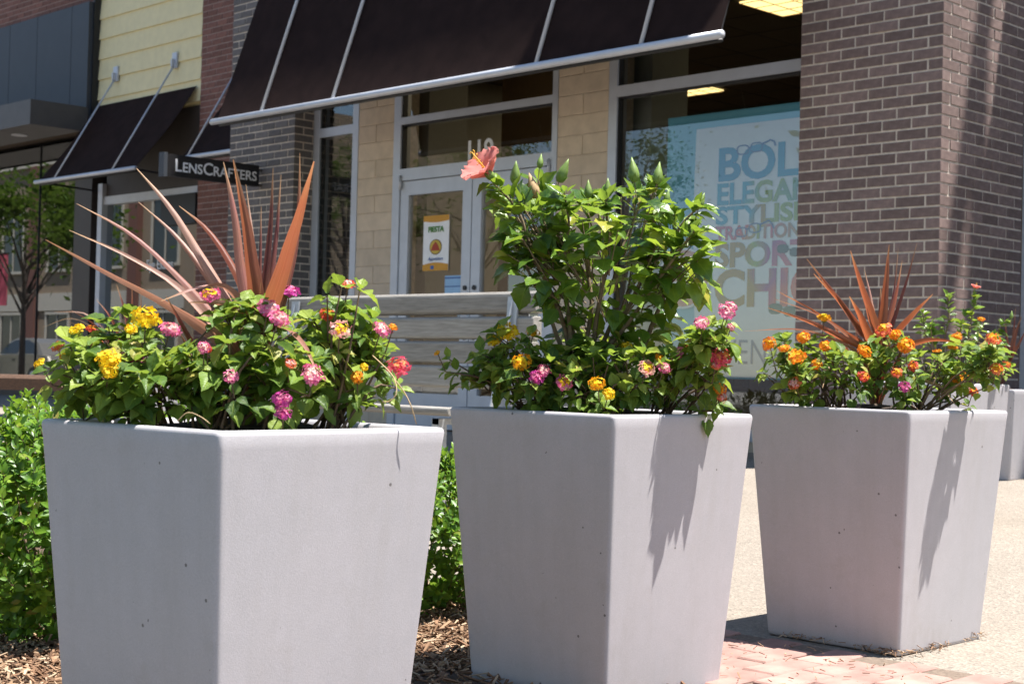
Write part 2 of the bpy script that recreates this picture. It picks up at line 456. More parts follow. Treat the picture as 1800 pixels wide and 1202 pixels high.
M['dry'] = cordy_mat('dry_blade', [(0.0, (0.38, 0.27, 0.16)), (1.0, (0.45, 0.33, 0.21))], (0.5, 0.36, 0.2), 0.25)

PET = {
    'yellow': petal_mat('yellow_floret', (0.72, 0.40, 0.006), (0.88, 0.68, 0.02)),
    'gold': petal_mat('gold_floret', (0.78, 0.30, 0.010), (0.80, 0.44, 0.012)),
    'orange': petal_mat('orange_floret', (0.75, 0.17, 0.012), (0.78, 0.34, 0.02)),
    'coral': petal_mat('coral_floret', (0.70, 0.09, 0.07), (0.80, 0.30, 0.10)),
    'red': petal_mat('red_floret', (0.58, 0.045, 0.05), (0.70, 0.12, 0.06)),
    'pink': petal_mat('pink_floret', (0.66, 0.10, 0.26), (0.78, 0.28, 0.42)),
    'pale': petal_mat('pale_pink_floret', (0.74, 0.30, 0.36), (0.84, 0.60, 0.46)),
    'magenta': petal_mat('magenta_floret', (0.42, 0.03, 0.24), (0.60, 0.09, 0.34)),
    'hot': petal_mat('hot_pink_floret', (0.70, 0.05, 0.16), (0.80, 0.16, 0.20)),
}
M['hib_petal'] = petal_mat('hibiscus_petal', (0.76, 0.22, 0.20), (0.84, 0.36, 0.31), 0.42)
M['stamen'] = petal_mat('stamen_yellow', (0.80, 0.42, 0.05), (0.85, 0.55, 0.12), 0.2)
M['bud'] = plain('green_bud', (0.16, 0.24, 0.05), 0.5, 0.25, 90)
M['wilt'] = plain('wilted_petal', (0.42, 0.28, 0.14), 0.8, 0.25, 90)

# ------------------------------------------------------------------ ground (rises gently towards the shops)
GZ = [(-400, -0.047), (0.0, -0.047), (1.6, -0.027), (3.74, 0.0), (4.4, 0.010), (8.3, 0.20), (30, 0.20)]
def gz(y):
    for (a, za), (b_, zb) in zip(GZ, GZ[1:]):
        if a <= y <= b_: return za + (zb - za) * (y - a) / (b_ - a)
    return GZ[-1][1]

def sheet(name, x0, x1, ys, dz, mat):
    mb = MB()
    mb.rings([[(x0, y, gz(y) + dz), (x1, y, gz(y) + dz)] for y in ys], closed=False, cap=False)
    o = mb.build(name, mat)
    o.data.flip_normals()
    return tag(o, kind='structure')

def ysplit(y0, y1):
    return sorted({y0, y1, *[y for y, _ in GZ if y0 < y < y1]})

sheet('pavement', -140, 60, ysplit(0.95, 30), 0.0, M['concrete'])
mb = MB(); mb.box(-140, 60, 0.80, 0.95, -0.30, gz(0.95) + 0.002); tag(mb.build('kerb', M['kerbstone']), kind='structure')
mb = MB(); mb.poly([(-600, -600, -0.17), (600, -600, -0.17), (600, 0.80, -0.17), (-600, 0.80, -0.17)]); tag(mb.build('road', M['asphalt']), kind='structure')
mb = MB(); mb.poly([(-600, -600, -0.26), (600, -600, -0.26), (600, 600, -0.26), (-600, 600, -0.26)]); tag(mb.build('ground', M['asphalt']), kind='structure')
mb = MB(); mb.box(-140, 60, -40, -17.0, -0.23, -0.10); tag(mb.build('far_pavement', M['kerbstone']), kind='structure')
# planting bed, joint sand under the pavers
sheet('mulch_bed', -6.6, -2.72, ysplit(0.96, 3.40), 0.006, M['mulch_soil'])
sheet('mulch_bed', -2.72, -1.35, ysplit(0.96, 2.80), 0.006, M['mulch_soil'])
pv = sheet('paved_strip', -2.70, -0.9, ysplit(2.81, 3.475), 0.0025, M['sand'])
rng = random.Random(4)
# pavers: each one a piece of the paved strip
def paver_mesh(seed):
    rr = random.Random(seed); mb = MB()
    a, c_ = 0.0965 / 2, 0.198 / 2
    bev = 0.004
    base = [(-a, -c_), (a, -c_), (a, c_), (-a, c_)]
    base = [(x + rr.uniform(-.002, .002), y + rr.uniform(-.002, .002)) for x, y in base]
    def ins(d): return [(x - d * (1 if x > 0 else -1), y - d * (1 if y > 0 else -1)) for x, y in base]
    mb.rings([[(x, y, -0.05) for x, y in base], [(x, y, -bev) for x, y in base], [(x, y, 0) for x, y in ins(bev)]])
    return mb.mesh('paver')
pmesh = [paver_mesh(i) for i in range(5)]
for i in range(14):
    x = -2.645 + 0.1016 * i
    for j in range(7):
        y = 3.475 - 0.103 - 0.2055 * j - (0.10 if i % 2 else 0)
        if y < 2.88: continue
        o = obj('paver', rng.choice(pmesh), M['paver'], pv)
        o.location = (x, y, gz(y) + 0.009 + rng.uniform(-.002, .002))
        o.rotation_euler = (rng.uniform(-.012, .012) + math.atan(.0126), rng.uniform(-.016, .016), rng.uniform(-.025, .025))

# mulch chips and fallen bits
def chips(name, n, region, label, seed, size=1.0, lift=.018):
    rr = random.Random(seed); mb = MB()
    for _ in range(n):
        x, y = region(rr)
        L, W, T = size * rr.uniform(.006, .026), size * rr.uniform(.0014, .0048), size * rr.uniform(.0008, .0022)
        mt_ = Matrix.Rotation(rr.uniform(0, 6.28), 4, 'Z') @ Matrix.Rotation(rr.gauss(0, .35), 4, 'Y') @ Matrix.Rotation(rr.gauss(0, .35), 4, 'X')
        c0 = Vector((x, y, gz(y) + 0.008 + rr.random() * lift))
        n0 = len(mb.v)
        for sx, sy, sz in ((-1, -1, -1), (1, -.6, -1), (1, .6, -1), (-1, 1, -1), (-1, -1, 1), (1, -.6, 1), (1, .6, 1), (-1, 1, 1)):
            mb.v.append(tuple(c0 + mt_ @ Vector((sx * L, sy * W, sz * T))))
        mb.f += [tuple(n0 + q for q in f) for f in ((4, 5, 6, 7), (0, 1, 5, 4), (1, 2, 6, 5), (2, 3, 7, 6), (3, 0, 4, 7))]
    return tag(mb.build(name, M['chip']), label, 'mulch', kind='stuff')
chips('mulch', 26000, lambda r: (r.uniform(-4.5, -2.72), r.uniform(0.97, 3.36)) if r.random() < .85 else (r.uniform(-2.72, -1.4), r.uniform(1.0, 2.78)), 'brown shredded bark mulch covering the bed under the hedge', 5)
chips('leaf_litter', 300, lambda r: ((r.choice((-2.2, -2.14, -2.42)) + r.gauss(0, .05), 3.527 - abs(r.gauss(0, .014))) if r.random() < .28 else (-2.128 + abs(r.gauss(0, .014)), r.choice((3.56, 3.68, 3.90)) + r.gauss(0, .045)) if r.random() < .3 else (r.uniform(-2.75, -1.9), r.uniform(2.9, 3.4))), 'dry brown leaf crumbs caught in the paver joints', 6, .42, .012)

# ------------------------------------------------------------------ brick piers and walls
COURSE, BL, JT = 0.0677, 0.2032, 0.0125
def brick_mesh(L, D, seed):
    rr = random.Random(seed)
    mb = MB(); h = COURSE - JT; b_ = 0.0016
    j = lambda: rr.uniform(-.0008, .0008)
    x0, x1 = -L / 2, L / 2
    # front face proud, arrises slightly worn
    mb.rings([[(x0, D, -h / 2), (x1, D, -h / 2), (x1, D, h / 2), (x0, D, h / 2)],
              [(x0 + j(), b_, -h / 2 + j()), (x1 + j(), b_, -h / 2 + j()), (x1 + j(), b_, h / 2 + j()), (x0 + j(), b_, h / 2 + j())],
              [(x0 + b_, j(), -h / 2 + b_), (x1 - b_, j(), -h / 2 + b_), (x1 - b_, j(), h / 2 - b_), (x0 + b_, j(), h / 2 - b_)]])
    return mb.mesh('brick')
def corner_mesh(side, seed):
    mb = MB(); h = COURSE - JT; b_ = .0016; D = .0916
    x0, x1 = (-BL / 2 + JT / 2, BL / 2) if side > 0 else (-BL / 2, BL / 2 - JT / 2)
    mb.rings([[(x0, D, -h / 2), (x1, D, -h / 2), (x1, D, h / 2), (x0, D, h / 2)], [(x0, b_, -h / 2), (x1, b_, -h / 2), (x1, b_, h / 2), (x0, b_, h / 2)],
              [(x0 + b_, 0, -h / 2 + b_), (x1 - b_, 0, -h / 2 + b_), (x1 - b_, 0, h / 2 - b_), (x0 + b_, 0, h / 2 - b_)]])
    return mb.mesh('brick')
FULL = [brick_mesh(BL - JT, 0.0916, i) for i in range(4)]
HALF = [brick_mesh(BL / 2 - JT, 0.0916, 10 + i) for i in range(3)]

def pier(name, label, x0, y0, z0, z1, zo0, zo1, mat, mort, sides=True, width=5, seed=0):
    """square brick pier of `width` bricks; courses between zo0 and zo1 are single bricks, the rest one joined part"""
    rr = random.Random(seed)
    W = width * BL
    t = thing(name, label, 'pillar', (x0 + W / 2, y0 + W / 2, z0))
    g = 0.0055
    MB().box(x0 + g, x0 + W - g, y0 + g, y0 + W - g, z0, z1).build('mortar_core', mort, t)
    rest = MB()
    n = int((z1 - z0) / COURSE)
    fulls = [mm.copy() for mm in FULL]; halfs = [mm.copy() for mm in HALF]; corn = {1: [corner_mesh(1, 0)], -1: [corner_mesh(-1, 0)]}
    for mm in fulls + halfs + corn[1] + corn[-1]: mm.materials.clear(); mm.materials.append(mat)
    for i in range(n):
        zc = z0 + (i + .5) * COURSE
        single = zo0 < zc < zo1
        items = []   # (centre x, centre y, rot, half?)
        if i % 2 == 0:
            items += [(x0 + (k + .5) * BL, y0, 0, False) for k in range(width)]
            if sides:
                items += [(x0 + W, y0 + BL / 2 + (k + .5) * BL, 1, False) for k in range(width - 1)]
                items += [(x0 + W, y0 + W - BL / 4, 1, True)]
        else:
            items += [(x0 + BL / 4, y0, 0, True)] + [(x0 + BL / 2 + (k + .5) * BL, y0, 0, False) for k in range(width - 1)]
            if sides:
                items += [(x0 + W, y0 + (k + .5) * BL, 1, False) for k in range(width)]
            else:
                items += [(x0 + W - BL / 4, y0, 0, True)]
        for (cx, cy, rot, hf) in items:
            d = rr.uniform(-.002, .002)
            if single:
                cset = fulls
                if sides and i % 2 == 0 and not rot and cx > x0 + W - BL: cset = corn[1]
                if sides and i % 2 and rot and cy < y0 + BL: cset = corn[-1]
                if cset is not fulls: d = 0
                o = obj('brick', rr.choice(halfs if hf else cset), mat, t)
                o.location = (cx + (d if rot else 0), cy + (0 if rot else d), zc)
                o.rotation_euler = (0, 0, math.pi / 2 if rot else 0)
            else:
                L = (BL / 2 if hf else BL) / 2 - JT / 2; h = COURSE / 2 - JT / 2
                ex0 = JT / 2 if (sides and i % 2 and rot and cy < y0 + BL) else 0
                ex1 = JT / 2 if (sides and i % 2 == 0 and not rot and cx > x0 + W - BL) else 0
                if rot: rest.box(cx - .09, cx, cy - L - ex0, cy + L, zc - h, zc + h)
                else: rest.box(cx - L, cx + L + ex1, cy, cy + .09, zc - h, zc + h)
    if not sides:
        pass
    tag(rest.build('brickwork', mat, t), kind='stuff')
    return t

PX, PY = -5.725, 8.143
pier('brick_pillar', 'big brown brick pillar right of the shop window, sunlight streak on its right side', PX, PY, 0.19, 9.0, 0.95, 3.17, M['brick'], M['mortar'], True, 5, 1)
pier('brick_pillar', 'narrow grey brick pillar left of the shop door, behind the blade sign', -12.13, PY, 0.19, 9.0, 0.98, 4.05, M['brick_grey'], M['mortar'], True, 5, 2)

def brick_wall(name, label, x0, x1, y0, z0, z1, zo0, zo1, xo0, xo1, mat, mort, seed, depth=.25):
    rr = random.Random(seed)
    t = thing(name, label, 'wall', ((x0 + x1) / 2, y0, z0))
    MB().box(x0, x1, y0 + .005, y0 + depth, z0, z1).build('mortar_bed', mort, t)
    fulls = [mm.copy() for mm in FULL]
    for mm in fulls: mm.materials.clear(); mm.materials.append(mat)
    halfs = [mm.copy() for mm in HALF]
    for mm in halfs: mm.materials.clear(); mm.materials.append(mat)
    rest = MB()
    for i in range(int((z1 - z0) / COURSE)):
        zc = z0 + (i + .5) * COURSE
        xs = []
        x = x0
        first = True
        while x < x1 - .05:
            L = BL / 2 if (first and i % 2) else BL
            if x + L > x1 + .001: L = BL / 2
            if x + L > x1 + .02: break
            xs.append((x + L / 2, L)); x += L; first = False
        for cx, L in xs:
            if zo0 < zc < zo1 and xo0 < cx < xo1:
                o = obj('brick', rr.choice(fulls if L > .15 else halfs), mat, t)
                o.location = (cx, y0 + rr.uniform(-.0015, .0015), zc)
            else:
                rest.box(cx - L / 2 + JT / 2, cx + L / 2 - JT / 2, y0, y0 + .09, zc - COURSE / 2 + JT / 2, zc + COURSE / 2 - JT / 2)
    if rest.f: tag(rest.build('brickwork', mat, t), kind='stuff')
    return t
YL = 9.6
brick_wall('brick_wall', 'red brick wall strip between cream siding and grey brick pillar', -14.87, -12.2, YL - .03, 0.19, 9.0, 1.3, 5.1, -14.9, -14.05, M['brick_red'], M['mortar_red'], 3)
brick_wall('brick_wall', 'red brick wall above the charcoal panels in the top left corner', -24.0, -17.18, YL - .1, 5.13, 9.0, 5.1, 5.55, -20.6, -18.6, M['brick_red'], M['mortar_red'], 4)

# ------------------------------------------------------------------ the shop: glazed front between the two pillars
YF = 8.35
XR = PX                     # right end of the front (left side of the right pillar)
XLF = -11.11
shop = thing('shop_building', 'brown-awninged eyewear shop front with pale stone piers and silver framed glass', 'shop', ((XR + XLF) / 2, 9, .2))
def alu(mb, x0, x1, z0, z1, y0=YF, d=.11): return mb.box(x0, x1, y0, y0 + d, z0, z1)

# structure behind and above
mb = MB(); mb.box(-12.12, -4.72, 8.62, 20, 4.35, 9.0); mb.build('upper_wall', M['stone'], shop)
# interior
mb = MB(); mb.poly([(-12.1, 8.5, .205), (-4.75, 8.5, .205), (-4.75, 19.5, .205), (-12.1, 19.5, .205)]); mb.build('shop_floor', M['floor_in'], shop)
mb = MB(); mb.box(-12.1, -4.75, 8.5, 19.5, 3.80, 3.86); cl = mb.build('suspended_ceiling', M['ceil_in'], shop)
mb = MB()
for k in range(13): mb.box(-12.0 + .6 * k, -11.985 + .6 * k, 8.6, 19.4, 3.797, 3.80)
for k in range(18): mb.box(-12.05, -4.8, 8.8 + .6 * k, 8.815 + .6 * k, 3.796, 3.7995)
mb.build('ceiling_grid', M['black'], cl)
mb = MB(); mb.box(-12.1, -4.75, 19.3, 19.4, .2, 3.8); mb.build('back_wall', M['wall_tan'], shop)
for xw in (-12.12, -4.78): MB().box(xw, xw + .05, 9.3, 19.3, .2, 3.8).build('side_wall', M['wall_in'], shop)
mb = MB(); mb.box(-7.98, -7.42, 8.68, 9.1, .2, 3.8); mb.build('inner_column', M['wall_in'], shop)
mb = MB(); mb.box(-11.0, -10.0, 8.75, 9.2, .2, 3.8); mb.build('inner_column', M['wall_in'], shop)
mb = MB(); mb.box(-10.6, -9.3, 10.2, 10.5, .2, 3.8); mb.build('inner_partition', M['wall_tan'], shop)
# display shelving seen dimly through the doors
for k, zz in enumerate((.55, .95, 1.35, 1.75)):
    mb = MB(); mb.box(-12.0, -9.2, 12.6, 13.0, zz, zz + .04)
    for q in range(14): mb.box(-11.9 + .19 * q, -11.78 + .19 * q, 12.65, 12.9, zz + .04, zz + .16)
    mb.build('display_shelf', M['wood_brown'], shop)

# buff stone piers, laid block by block
def stone_pier(x0, x1, z0=.2, z1=4.35):
    i = 0; z = z0; h = .152
    MB().box(x0 + .004, x1 - .004, YF + .012, YF + .28, z0, z1).build('stone_backing', M['mortar'], shop)
    while z < z1 - .05:
        cuts = [x0, x1] if i % 2 else [x0, x0 + (x1 - x0) * .5, x1]
        for a, c_ in zip(cuts, cuts[1:]):
            g = .0022
            mb = MB(); bv = .003; yy = YF + .004 + rng.uniform(-.001, .001)
            P = lambda d, y: [(a + g + d, y, z + g + d), (c_ - g - d, y, z + g + d), (c_ - g - d, y, z + h - g - d), (a + g + d, y, z + h - g - d)]
            mb.rings([P(0, YF + .1), P(0, yy + bv), P(bv, yy)])
            mb.build('stone_block', M['stone'], shop)
        z += h; i += 1
stone_pier(-10.47, -9.99); stone_pier(-8.07, -7.55)

# big window
mb = MB(); alu(mb, -7.55, -7.47, .2, 4.3); alu(mb, -7.47, XR - .0, 2.72, 2.80); alu(mb, -7.47, XR, .27, .35); alu(mb, -7.47, XR, 4.22, 4.3)
mb.build('window_frame', M['alu'], shop)
mb = MB(); mb.box(-7.47, XR, YF + .01, YF + .2, .19, .269); mb.build('window_base', M['stone'], shop)
mb = MB(); mb.box(-7.47, -7.458, YF + .015, YF + .06, .35, 2.72); mb.box(-7.458, XR, YF + .015, YF + .06, 2.708, 2.72); mb.box(-7.47, -7.458, YF + .015, YF + .06, 2.8, 4.22); mb.build('window_gasket', M['black'], shop)
def pane(x0, x1, z0, z1, name='glass_pane', y=YF + .055, parent=shop, mat='glass'):
    mb = MB(); mb.poly([(x0, y, z0), (x1, y, z0), (x1, y, z1), (x0, y, z1)])
    return mb.build(name, M[mat], parent)
pane(-7.47, XR, .35, 2.72); pane(-7.47, XR, 2.80, 4.22)
# narrow window left
mb = MB(); alu(mb, XLF, -11.02, .2, 4.3); alu(mb, -10.55, -10.47, .2, 4.3); alu(mb, -11.02, -10.55, 2.74, 2.82); alu(mb, -11.02, -10.55, .35, .43); alu(mb, -11.02, -10.55, 4.22, 4.3)
mb.build('window_frame', M['alu'], shop)
mb = MB(); mb.box(XLF, -10.47, YF + .01, YF + .2, .19, .349); mb.build('window_base', M['stone'], shop)
mb = MB(); mb.box(-11.02, -11.005, YF + .015, YF + .06, .43, 2.74); mb.box(-11.02, -11.005, YF + .015, YF + .06, 2.82, 4.22); mb.build('window_gasket', M['black'], shop)
pane(-11.02, -10.55, .43, 2.74, 'glass_pane', YF + .012); pane(-11.02, -10.55, 2.82, 4.22, 'glass_pane', YF + .012)
# doors with two transom lights
mb = MB(); alu(mb, -9.99, -9.90, .2, 4.3); alu(mb, -8.125, -8.07, .2, 4.3); alu(mb, -9.90, -8.125, 2.275, 2.375); alu(mb, -9.90, -8.125, 2.75, 2.81); alu(mb, -9.90, -8.125, 4.22, 4.3)
mb.build('door_frame', M['alu'], shop)
mb = MB(); mb.box(-9.90, -9.885, YF + .015, YF + .06, 2.375, 2.75); mb.box(-9.885, -8.125, YF + .015, YF + .06, 2.738, 2.75); mb.box(-9.90, -9.885, YF + .015, YF + .06, 2.81, 4.22); mb.build('transom_gasket', M['black'], shop)
pane(-9.90, -8.125, 2.375, 2.75, 'transom_pane'); pane(-9.90, -8.125, 2.81, 4.22, 'transom_pane')
for (x0, x1, hs) in ((-9.895, -9.015, 1), (-9.005, -8.13, -1)):
    st = .105
    mb = MB(); y0 = YF + .012
    mb.box(x0, x0 + st, y0, y0 + .05, .215, 2.268); mb.box(x1 - st, x1, y0, y0 + .05, .215, 2.268)
    mb.box(x0 + st, x1 - st, y0, y0 + .05, 2.15, 2.268); mb.box(x0 + st, x1 - st, y0, y0 + .05, .215, .50)
    d = mb.build('door', M['alu'], shop)
    pane(x0 + st, x1 - st, .50, 2.15, 'door_glass', YF + .04, d)
    mb = MB(); hx = x1 - .05 if hs == 1 else x0 + .05
    mb.tube([(hx, y0 - .002, .95), (hx, y0 - .06, .97), (hx, y0 - .06, 1.22), (hx, y0 - .002, 1.24)], .012, 8); mb.build('handle', M['galv'], d, True)
    mb = MB(); mb.tube([(hx - .0, y0 + .01, 1.36), (hx, y0 - .012, 1.36)], .02, 12); mb.build('lock', M['black'], d)
    mb = MB(); hx2 = x0 + .012 if hs == 1 else x1 - .012
    mb.tube([(hx2, y0 - .02, 2.20), (hx2, y0 - .02, 2.32)], .013, 8); mb.build('hinge', M['alu_pale'], d, True)
MB().box(-9.012, -9.008, YF + .03, YF + .035, .215, 2.268).build('door_seal', M['black'], shop)

# ------------------------------------------------------------------ shop on the left (cream siding, charcoal panels, tinted glass)
ls = thing('corner_shop', 'corner shop at far left with charcoal panels, cream boards and tinted glass', 'shop', (-18, YL, .2))
e = 0.25; z = 3.66; i = 0
MB().box(-17.16, -14.872, YL + .02, YL + .3, 3.6, 9).build('sheathing', M['siding'], ls)
while z < 8.9:
    mb = MB()
    mb.prism([(-17.18, YL - .028, z), (-17.18, YL - .006, z + e + .02), (-17.18, YL + .018, z + e + .02), (-17.18, YL + .018, z)], (2.30, 0, 0))
    mb.build('siding_board', M['siding'], ls); z += e
    if z > 5.6: e = 3.3
# charcoal panels
for x0, x1 in ((-17.62, -17.20), (-18.52, -17.63), (-19.28, -18.53), (-20.3, -19.29), (-22.0, -20.31), (-24, -22.01)):
    MB().box(x0, x1, YL - .16, YL, 3.70, 5.12).build('cladding_panel', M['charcoal'], ls)
MB().box(-17.20, -17.17, YL - .10, YL + .02, 3.5, 5.4).build('shadow_gap_strip', M['black'], ls)  # black strip stands in for the shadow gap beside the panels
# bronze canopy with a round downlight
cn = MB().box(-30, -17.15, 8.69, YL - .17, 3.52, 3.78).build('canopy', M['bronze'], ls)
mb = MB(); mb.box(-30, -17.15, 8.675, 8.69, 3.50, 3.80); mb.box(-17.15, -17.14, 8.675, YL - .17, 3.50, 3.80); mb.build('canopy_fascia', M['bronze'], cn)
mb = MB(); mb.tube([(-18.25, 9.1, 3.512), (-18.25, 9.1, 3.53)], .10, 18); mb.build('downlight', M['alu_pale'], cn)
# dark column, silver post, glazing
MB().box(-17.62, -17.20, YL - .05, YL + .3, .2, 3.6).build('column', M['brown_metal'], ls)
mb = MB(); mb.box(-17.03, -16.93, YL - .06, YL + .1, .2, 2.86); mb.box(-16.93, -14.88, YL - .03, YL + .06, 2.60, 2.70); mb.box(-16.93, -14.88, YL - .03, YL + .06, .2, .42); mb.build('window_frame', M['alu'], ls)
MB().box(-16.93, -14.88, YL - .0, YL + .06, 2.70, 3.62).build('dark_fascia', M['brown_metal'], ls)
MB().box(-15.6, -14.88, YL - .05, YL - .001, 2.28, 2.62).build('shade_box', M['black'], ls)
pane(-16.93, -14.88, .42, 2.60, 'glass_pane', YL + .02, ls, 'glass_left')
for x0, x1 in ((-18.66, -17.625), (-20.6, -18.67), (-22.6, -20.61), (-30, -22.61)):
    pane(x0, x1, .32, 3.50, 'glass_pane', YL + .02, ls, 'glass_left')
mb = MB(); mb.box(-30, -17.62, YL, YL + .1, .2, .32); mb.build('sill', M['brown_metal'], ls)
MB().box(-18.668, -18.661, YL + .005, YL + .03, .32, 3.5).build('glass_joint', M['black'], ls)
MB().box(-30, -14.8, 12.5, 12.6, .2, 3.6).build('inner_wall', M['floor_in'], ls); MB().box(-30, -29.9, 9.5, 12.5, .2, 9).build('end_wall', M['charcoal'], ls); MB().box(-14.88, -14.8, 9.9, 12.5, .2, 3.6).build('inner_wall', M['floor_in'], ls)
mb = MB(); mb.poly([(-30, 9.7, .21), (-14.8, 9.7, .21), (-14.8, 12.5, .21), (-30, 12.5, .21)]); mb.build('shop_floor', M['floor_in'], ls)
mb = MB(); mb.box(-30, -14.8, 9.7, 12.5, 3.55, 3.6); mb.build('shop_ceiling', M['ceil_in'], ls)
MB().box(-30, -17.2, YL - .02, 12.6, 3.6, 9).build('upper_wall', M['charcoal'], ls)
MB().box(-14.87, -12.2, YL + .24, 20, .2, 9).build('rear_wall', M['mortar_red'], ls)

# right-hand bay beyond the pillar: glazed wall with parapet 6.4 m up (its edge throws the shade on the pillar)
rb = thing('glazed_bay', 'strip of pale blue glazed wall past the pillar at the right edge', 'wall', (0, YL, .2))
MB().box(-4.715, 14, YL, 18, 3.4, 6.42).build('parapet_wall', M['stone'], rb)
mb = MB(); mb.box(-4.71, -4.62, 9.16, YL - .001, .2, 6.42); mb.build('corner_frame', M['alu'], rb)
pane(-4.62, 14, .3, 3.4, 'glass_pane', 9.3, rb); mb = MB(); mb.box(-4.62, 14, 9.25, 9.35, .2, .3); mb.build('sill', M['alu'], rb)
MB().box(-4.62, 14, 12, 12.1, .2, 3.4).build('inner_wall', M['wall_in'], rb)
# unseen trellis, added above the bay: its beam throws the soft band of shade
tr = thing('added_trellis', 'unseen trellis beam beyond the pillar, added to cast a soft band of shade', 'trellis', (-1, 10.62, 6.4))
MB().box(-4.6, 9, 10.54, 10.70, 12.2, 12.36).build('beam', M['brown_metal'], tr)
for x in (-2.2, 3, 8):
    MB().box(x, x + .12, 10.56, 10.68, 6.42, 12.2).build('post', M['brown_metal'], tr)

# ------------------------------------------------------------------ awnings
def awning(label, x0, x1, yb, zb, yt, zt, seams, bar_r, rods=False, group='brown awnings'):
    t = thing('awning', label, 'awning', ((x0 + x1) / 2, yt, zb), group)
    n = Vector((0, -(zt - zb), (yt - yb))).normalized()
    d = Vector((0, yt - yb, zt - zb))
    mb = MB(); nx = max(2, int((x1 - x0) / .09)); ny = 16; th = .004; wr = random.Random(int(x0 * 100)); ph_ = [wr.uniform(0, 6.28) for _ in range(6)]
    grid = []
    for j in range(ny + 1):
        row = []
        for i_ in range(nx + 1):
            s = i_ / nx; q = j / ny
            xw_ = (x1 - x0) * s; env = math.sin(math.pi * q)
            sag = -.02 * env * (1 + .3 * math.sin(9 * s)) + .006 * env * math.sin(2.1 * xw_ + 3 * q + ph_[0]) + .004 * math.sin(math.pi * min(1, q * 2.2)) * math.sin(6.3 * xw_ - 4 * q + ph_[1])
            row.append(Vector((x0 + (x1 - x0) * s, yb, zb)) + d * q + n * sag)
        grid.append(row)
    mb.rings(grid, closed=False, cap=False)
    mb.rings([[p - n * th for p in r][::-1] for r in grid], closed=False, cap=False)
    mb.build('fabric', M['awning'], t, True)
    mb = MB(); mb.tube([(x0 - .06, yb - .01, zb - .005), (x1 + .03, yb - .01, zb - .005)], bar_r, 14); mb.build('front_bar', M['alu_pale'], t, True)
    for s in seams:
        if rods:
            mb = MB(); top = Vector((s, YL - .035, zb + 1.33)); mb.tube([(s, yb - .01, zb + .01), top], .011, 8); mb.build('rod', M['alu_pale'], t, True)
            mb = MB(); mb.box(s - .05, s + .05, YL - .05, YL - .028, zb + 1.27, zb + 1.45); mb.box(s - .012, s + .012, YL - .09, YL - .05, zb + 1.28, zb + 1.37); mb.build('wall_bracket', M['alu_pale'], t)
        else:
            mb = MB(); mb.tube([Vector((s, yb, zb)) + n * .008, Vector((s, yt, zt)) + n * .008], .0145, 8); mb.build('batten', M['alu_pale'], t, True)
    # struts under the fabric at both ends
    for xx in (x0 + .03, x1 - .03):
        mb = MB(); mb.tube([(xx, yb + .03, zb - .01), (xx, yt, zb - .04 if rods else zt - .12)], .013, 6); mb.build('side_strut', M['black'], t)
    mb = MB(); mb.tube([(x0, yb + .03, zb - .032), (x1, yb + .03, zb - .032)], .012, 6); mb.build('hem_pipe', M['black'], t, True)
    return t
AZ = 2.745
awning('large dark brown awning above the shop door and window', -11.0, -5.68, 7.25, AZ, 8.46, AZ + 1.21 * 2.95, (-10.353, -9.415, -7.213, -6.294), .026)
awning('small brown awning under cream siding, hung on two rods', -17.13, -14.93, 8.8, 2.82, YL - .04, 3.83, (-16.72, -15.40), .024, True)
awning('small brown awning in front of red brick, left of grey brick pillar', -14.0, -12.25, 8.8, 2.85, YL - .04, 3.86, (-13.86,), .024, True)

# ------------------------------------------------------------------ lettering helper, blade sign, numbers, posters
TEXTS = []
def text(name, body, size, mat, parent, loc, rotz=0.0, sx=1.0, bold=0.0, shear=0.0, ext=0.002, align='LEFT', space=1.0):
    cu = bpy.data.curves.new(name, 'FONT'); cu.body = body; cu.size = size; cu.extrude = ext; cu.offset = bold; cu.shear = shear
    cu.align_x = align; cu.space_character = space; cu.resolution_u = 4
    cu.materials.append(mat)
    o = bpy.data.objects.new(name, cu); COL.objects.link(o)
    if parent: o.parent = parent; o.matrix_parent_inverse = parent_inv(parent)
    o.location = loc; o.rotation_euler = (math.pi / 2, 0, rotz); o.scale = (sx, 1, 1)
    TEXTS.append(o)
    return o

SX = -11.60
sg = thing('blade_sign', 'black blade sign with pale capital letters on grey brick pillar', 'sign', (SX, 8.14, 2.3))
MB().box(SX - .035, SX + .035, 7.13, 8.09, 2.315, 2.505).build('board', M['signblack'], sg)
MB().box(SX - .042, SX + .042, 7.095, 7.13, 2.305, 2.515).build('end_cap', M['charcoal'], sg)
for zz in (2.33, 2.47): MB().tube([(SX, 8.09, zz), (SX, 8.141, zz)], .012, 8).build('bracket', M['bronze'], sg)
SIGN_ROW = [text('lettering', s, .152 if big else .120, M['signwhite'], sg, (SX + .0365, 7.2, 2.362), math.pi / 2, 1.0, .0014) for s, big in (('L', 1), ('ENS', 0), ('C', 1), ('RAFTERS', 0))]

nb = text('street_number', '119', .235, M['white'], None, (-9.15, YF + .05, 2.385), 0, .95, .005)
tag(nb, 'pale number 119 on the glass above the shop door', 'number')

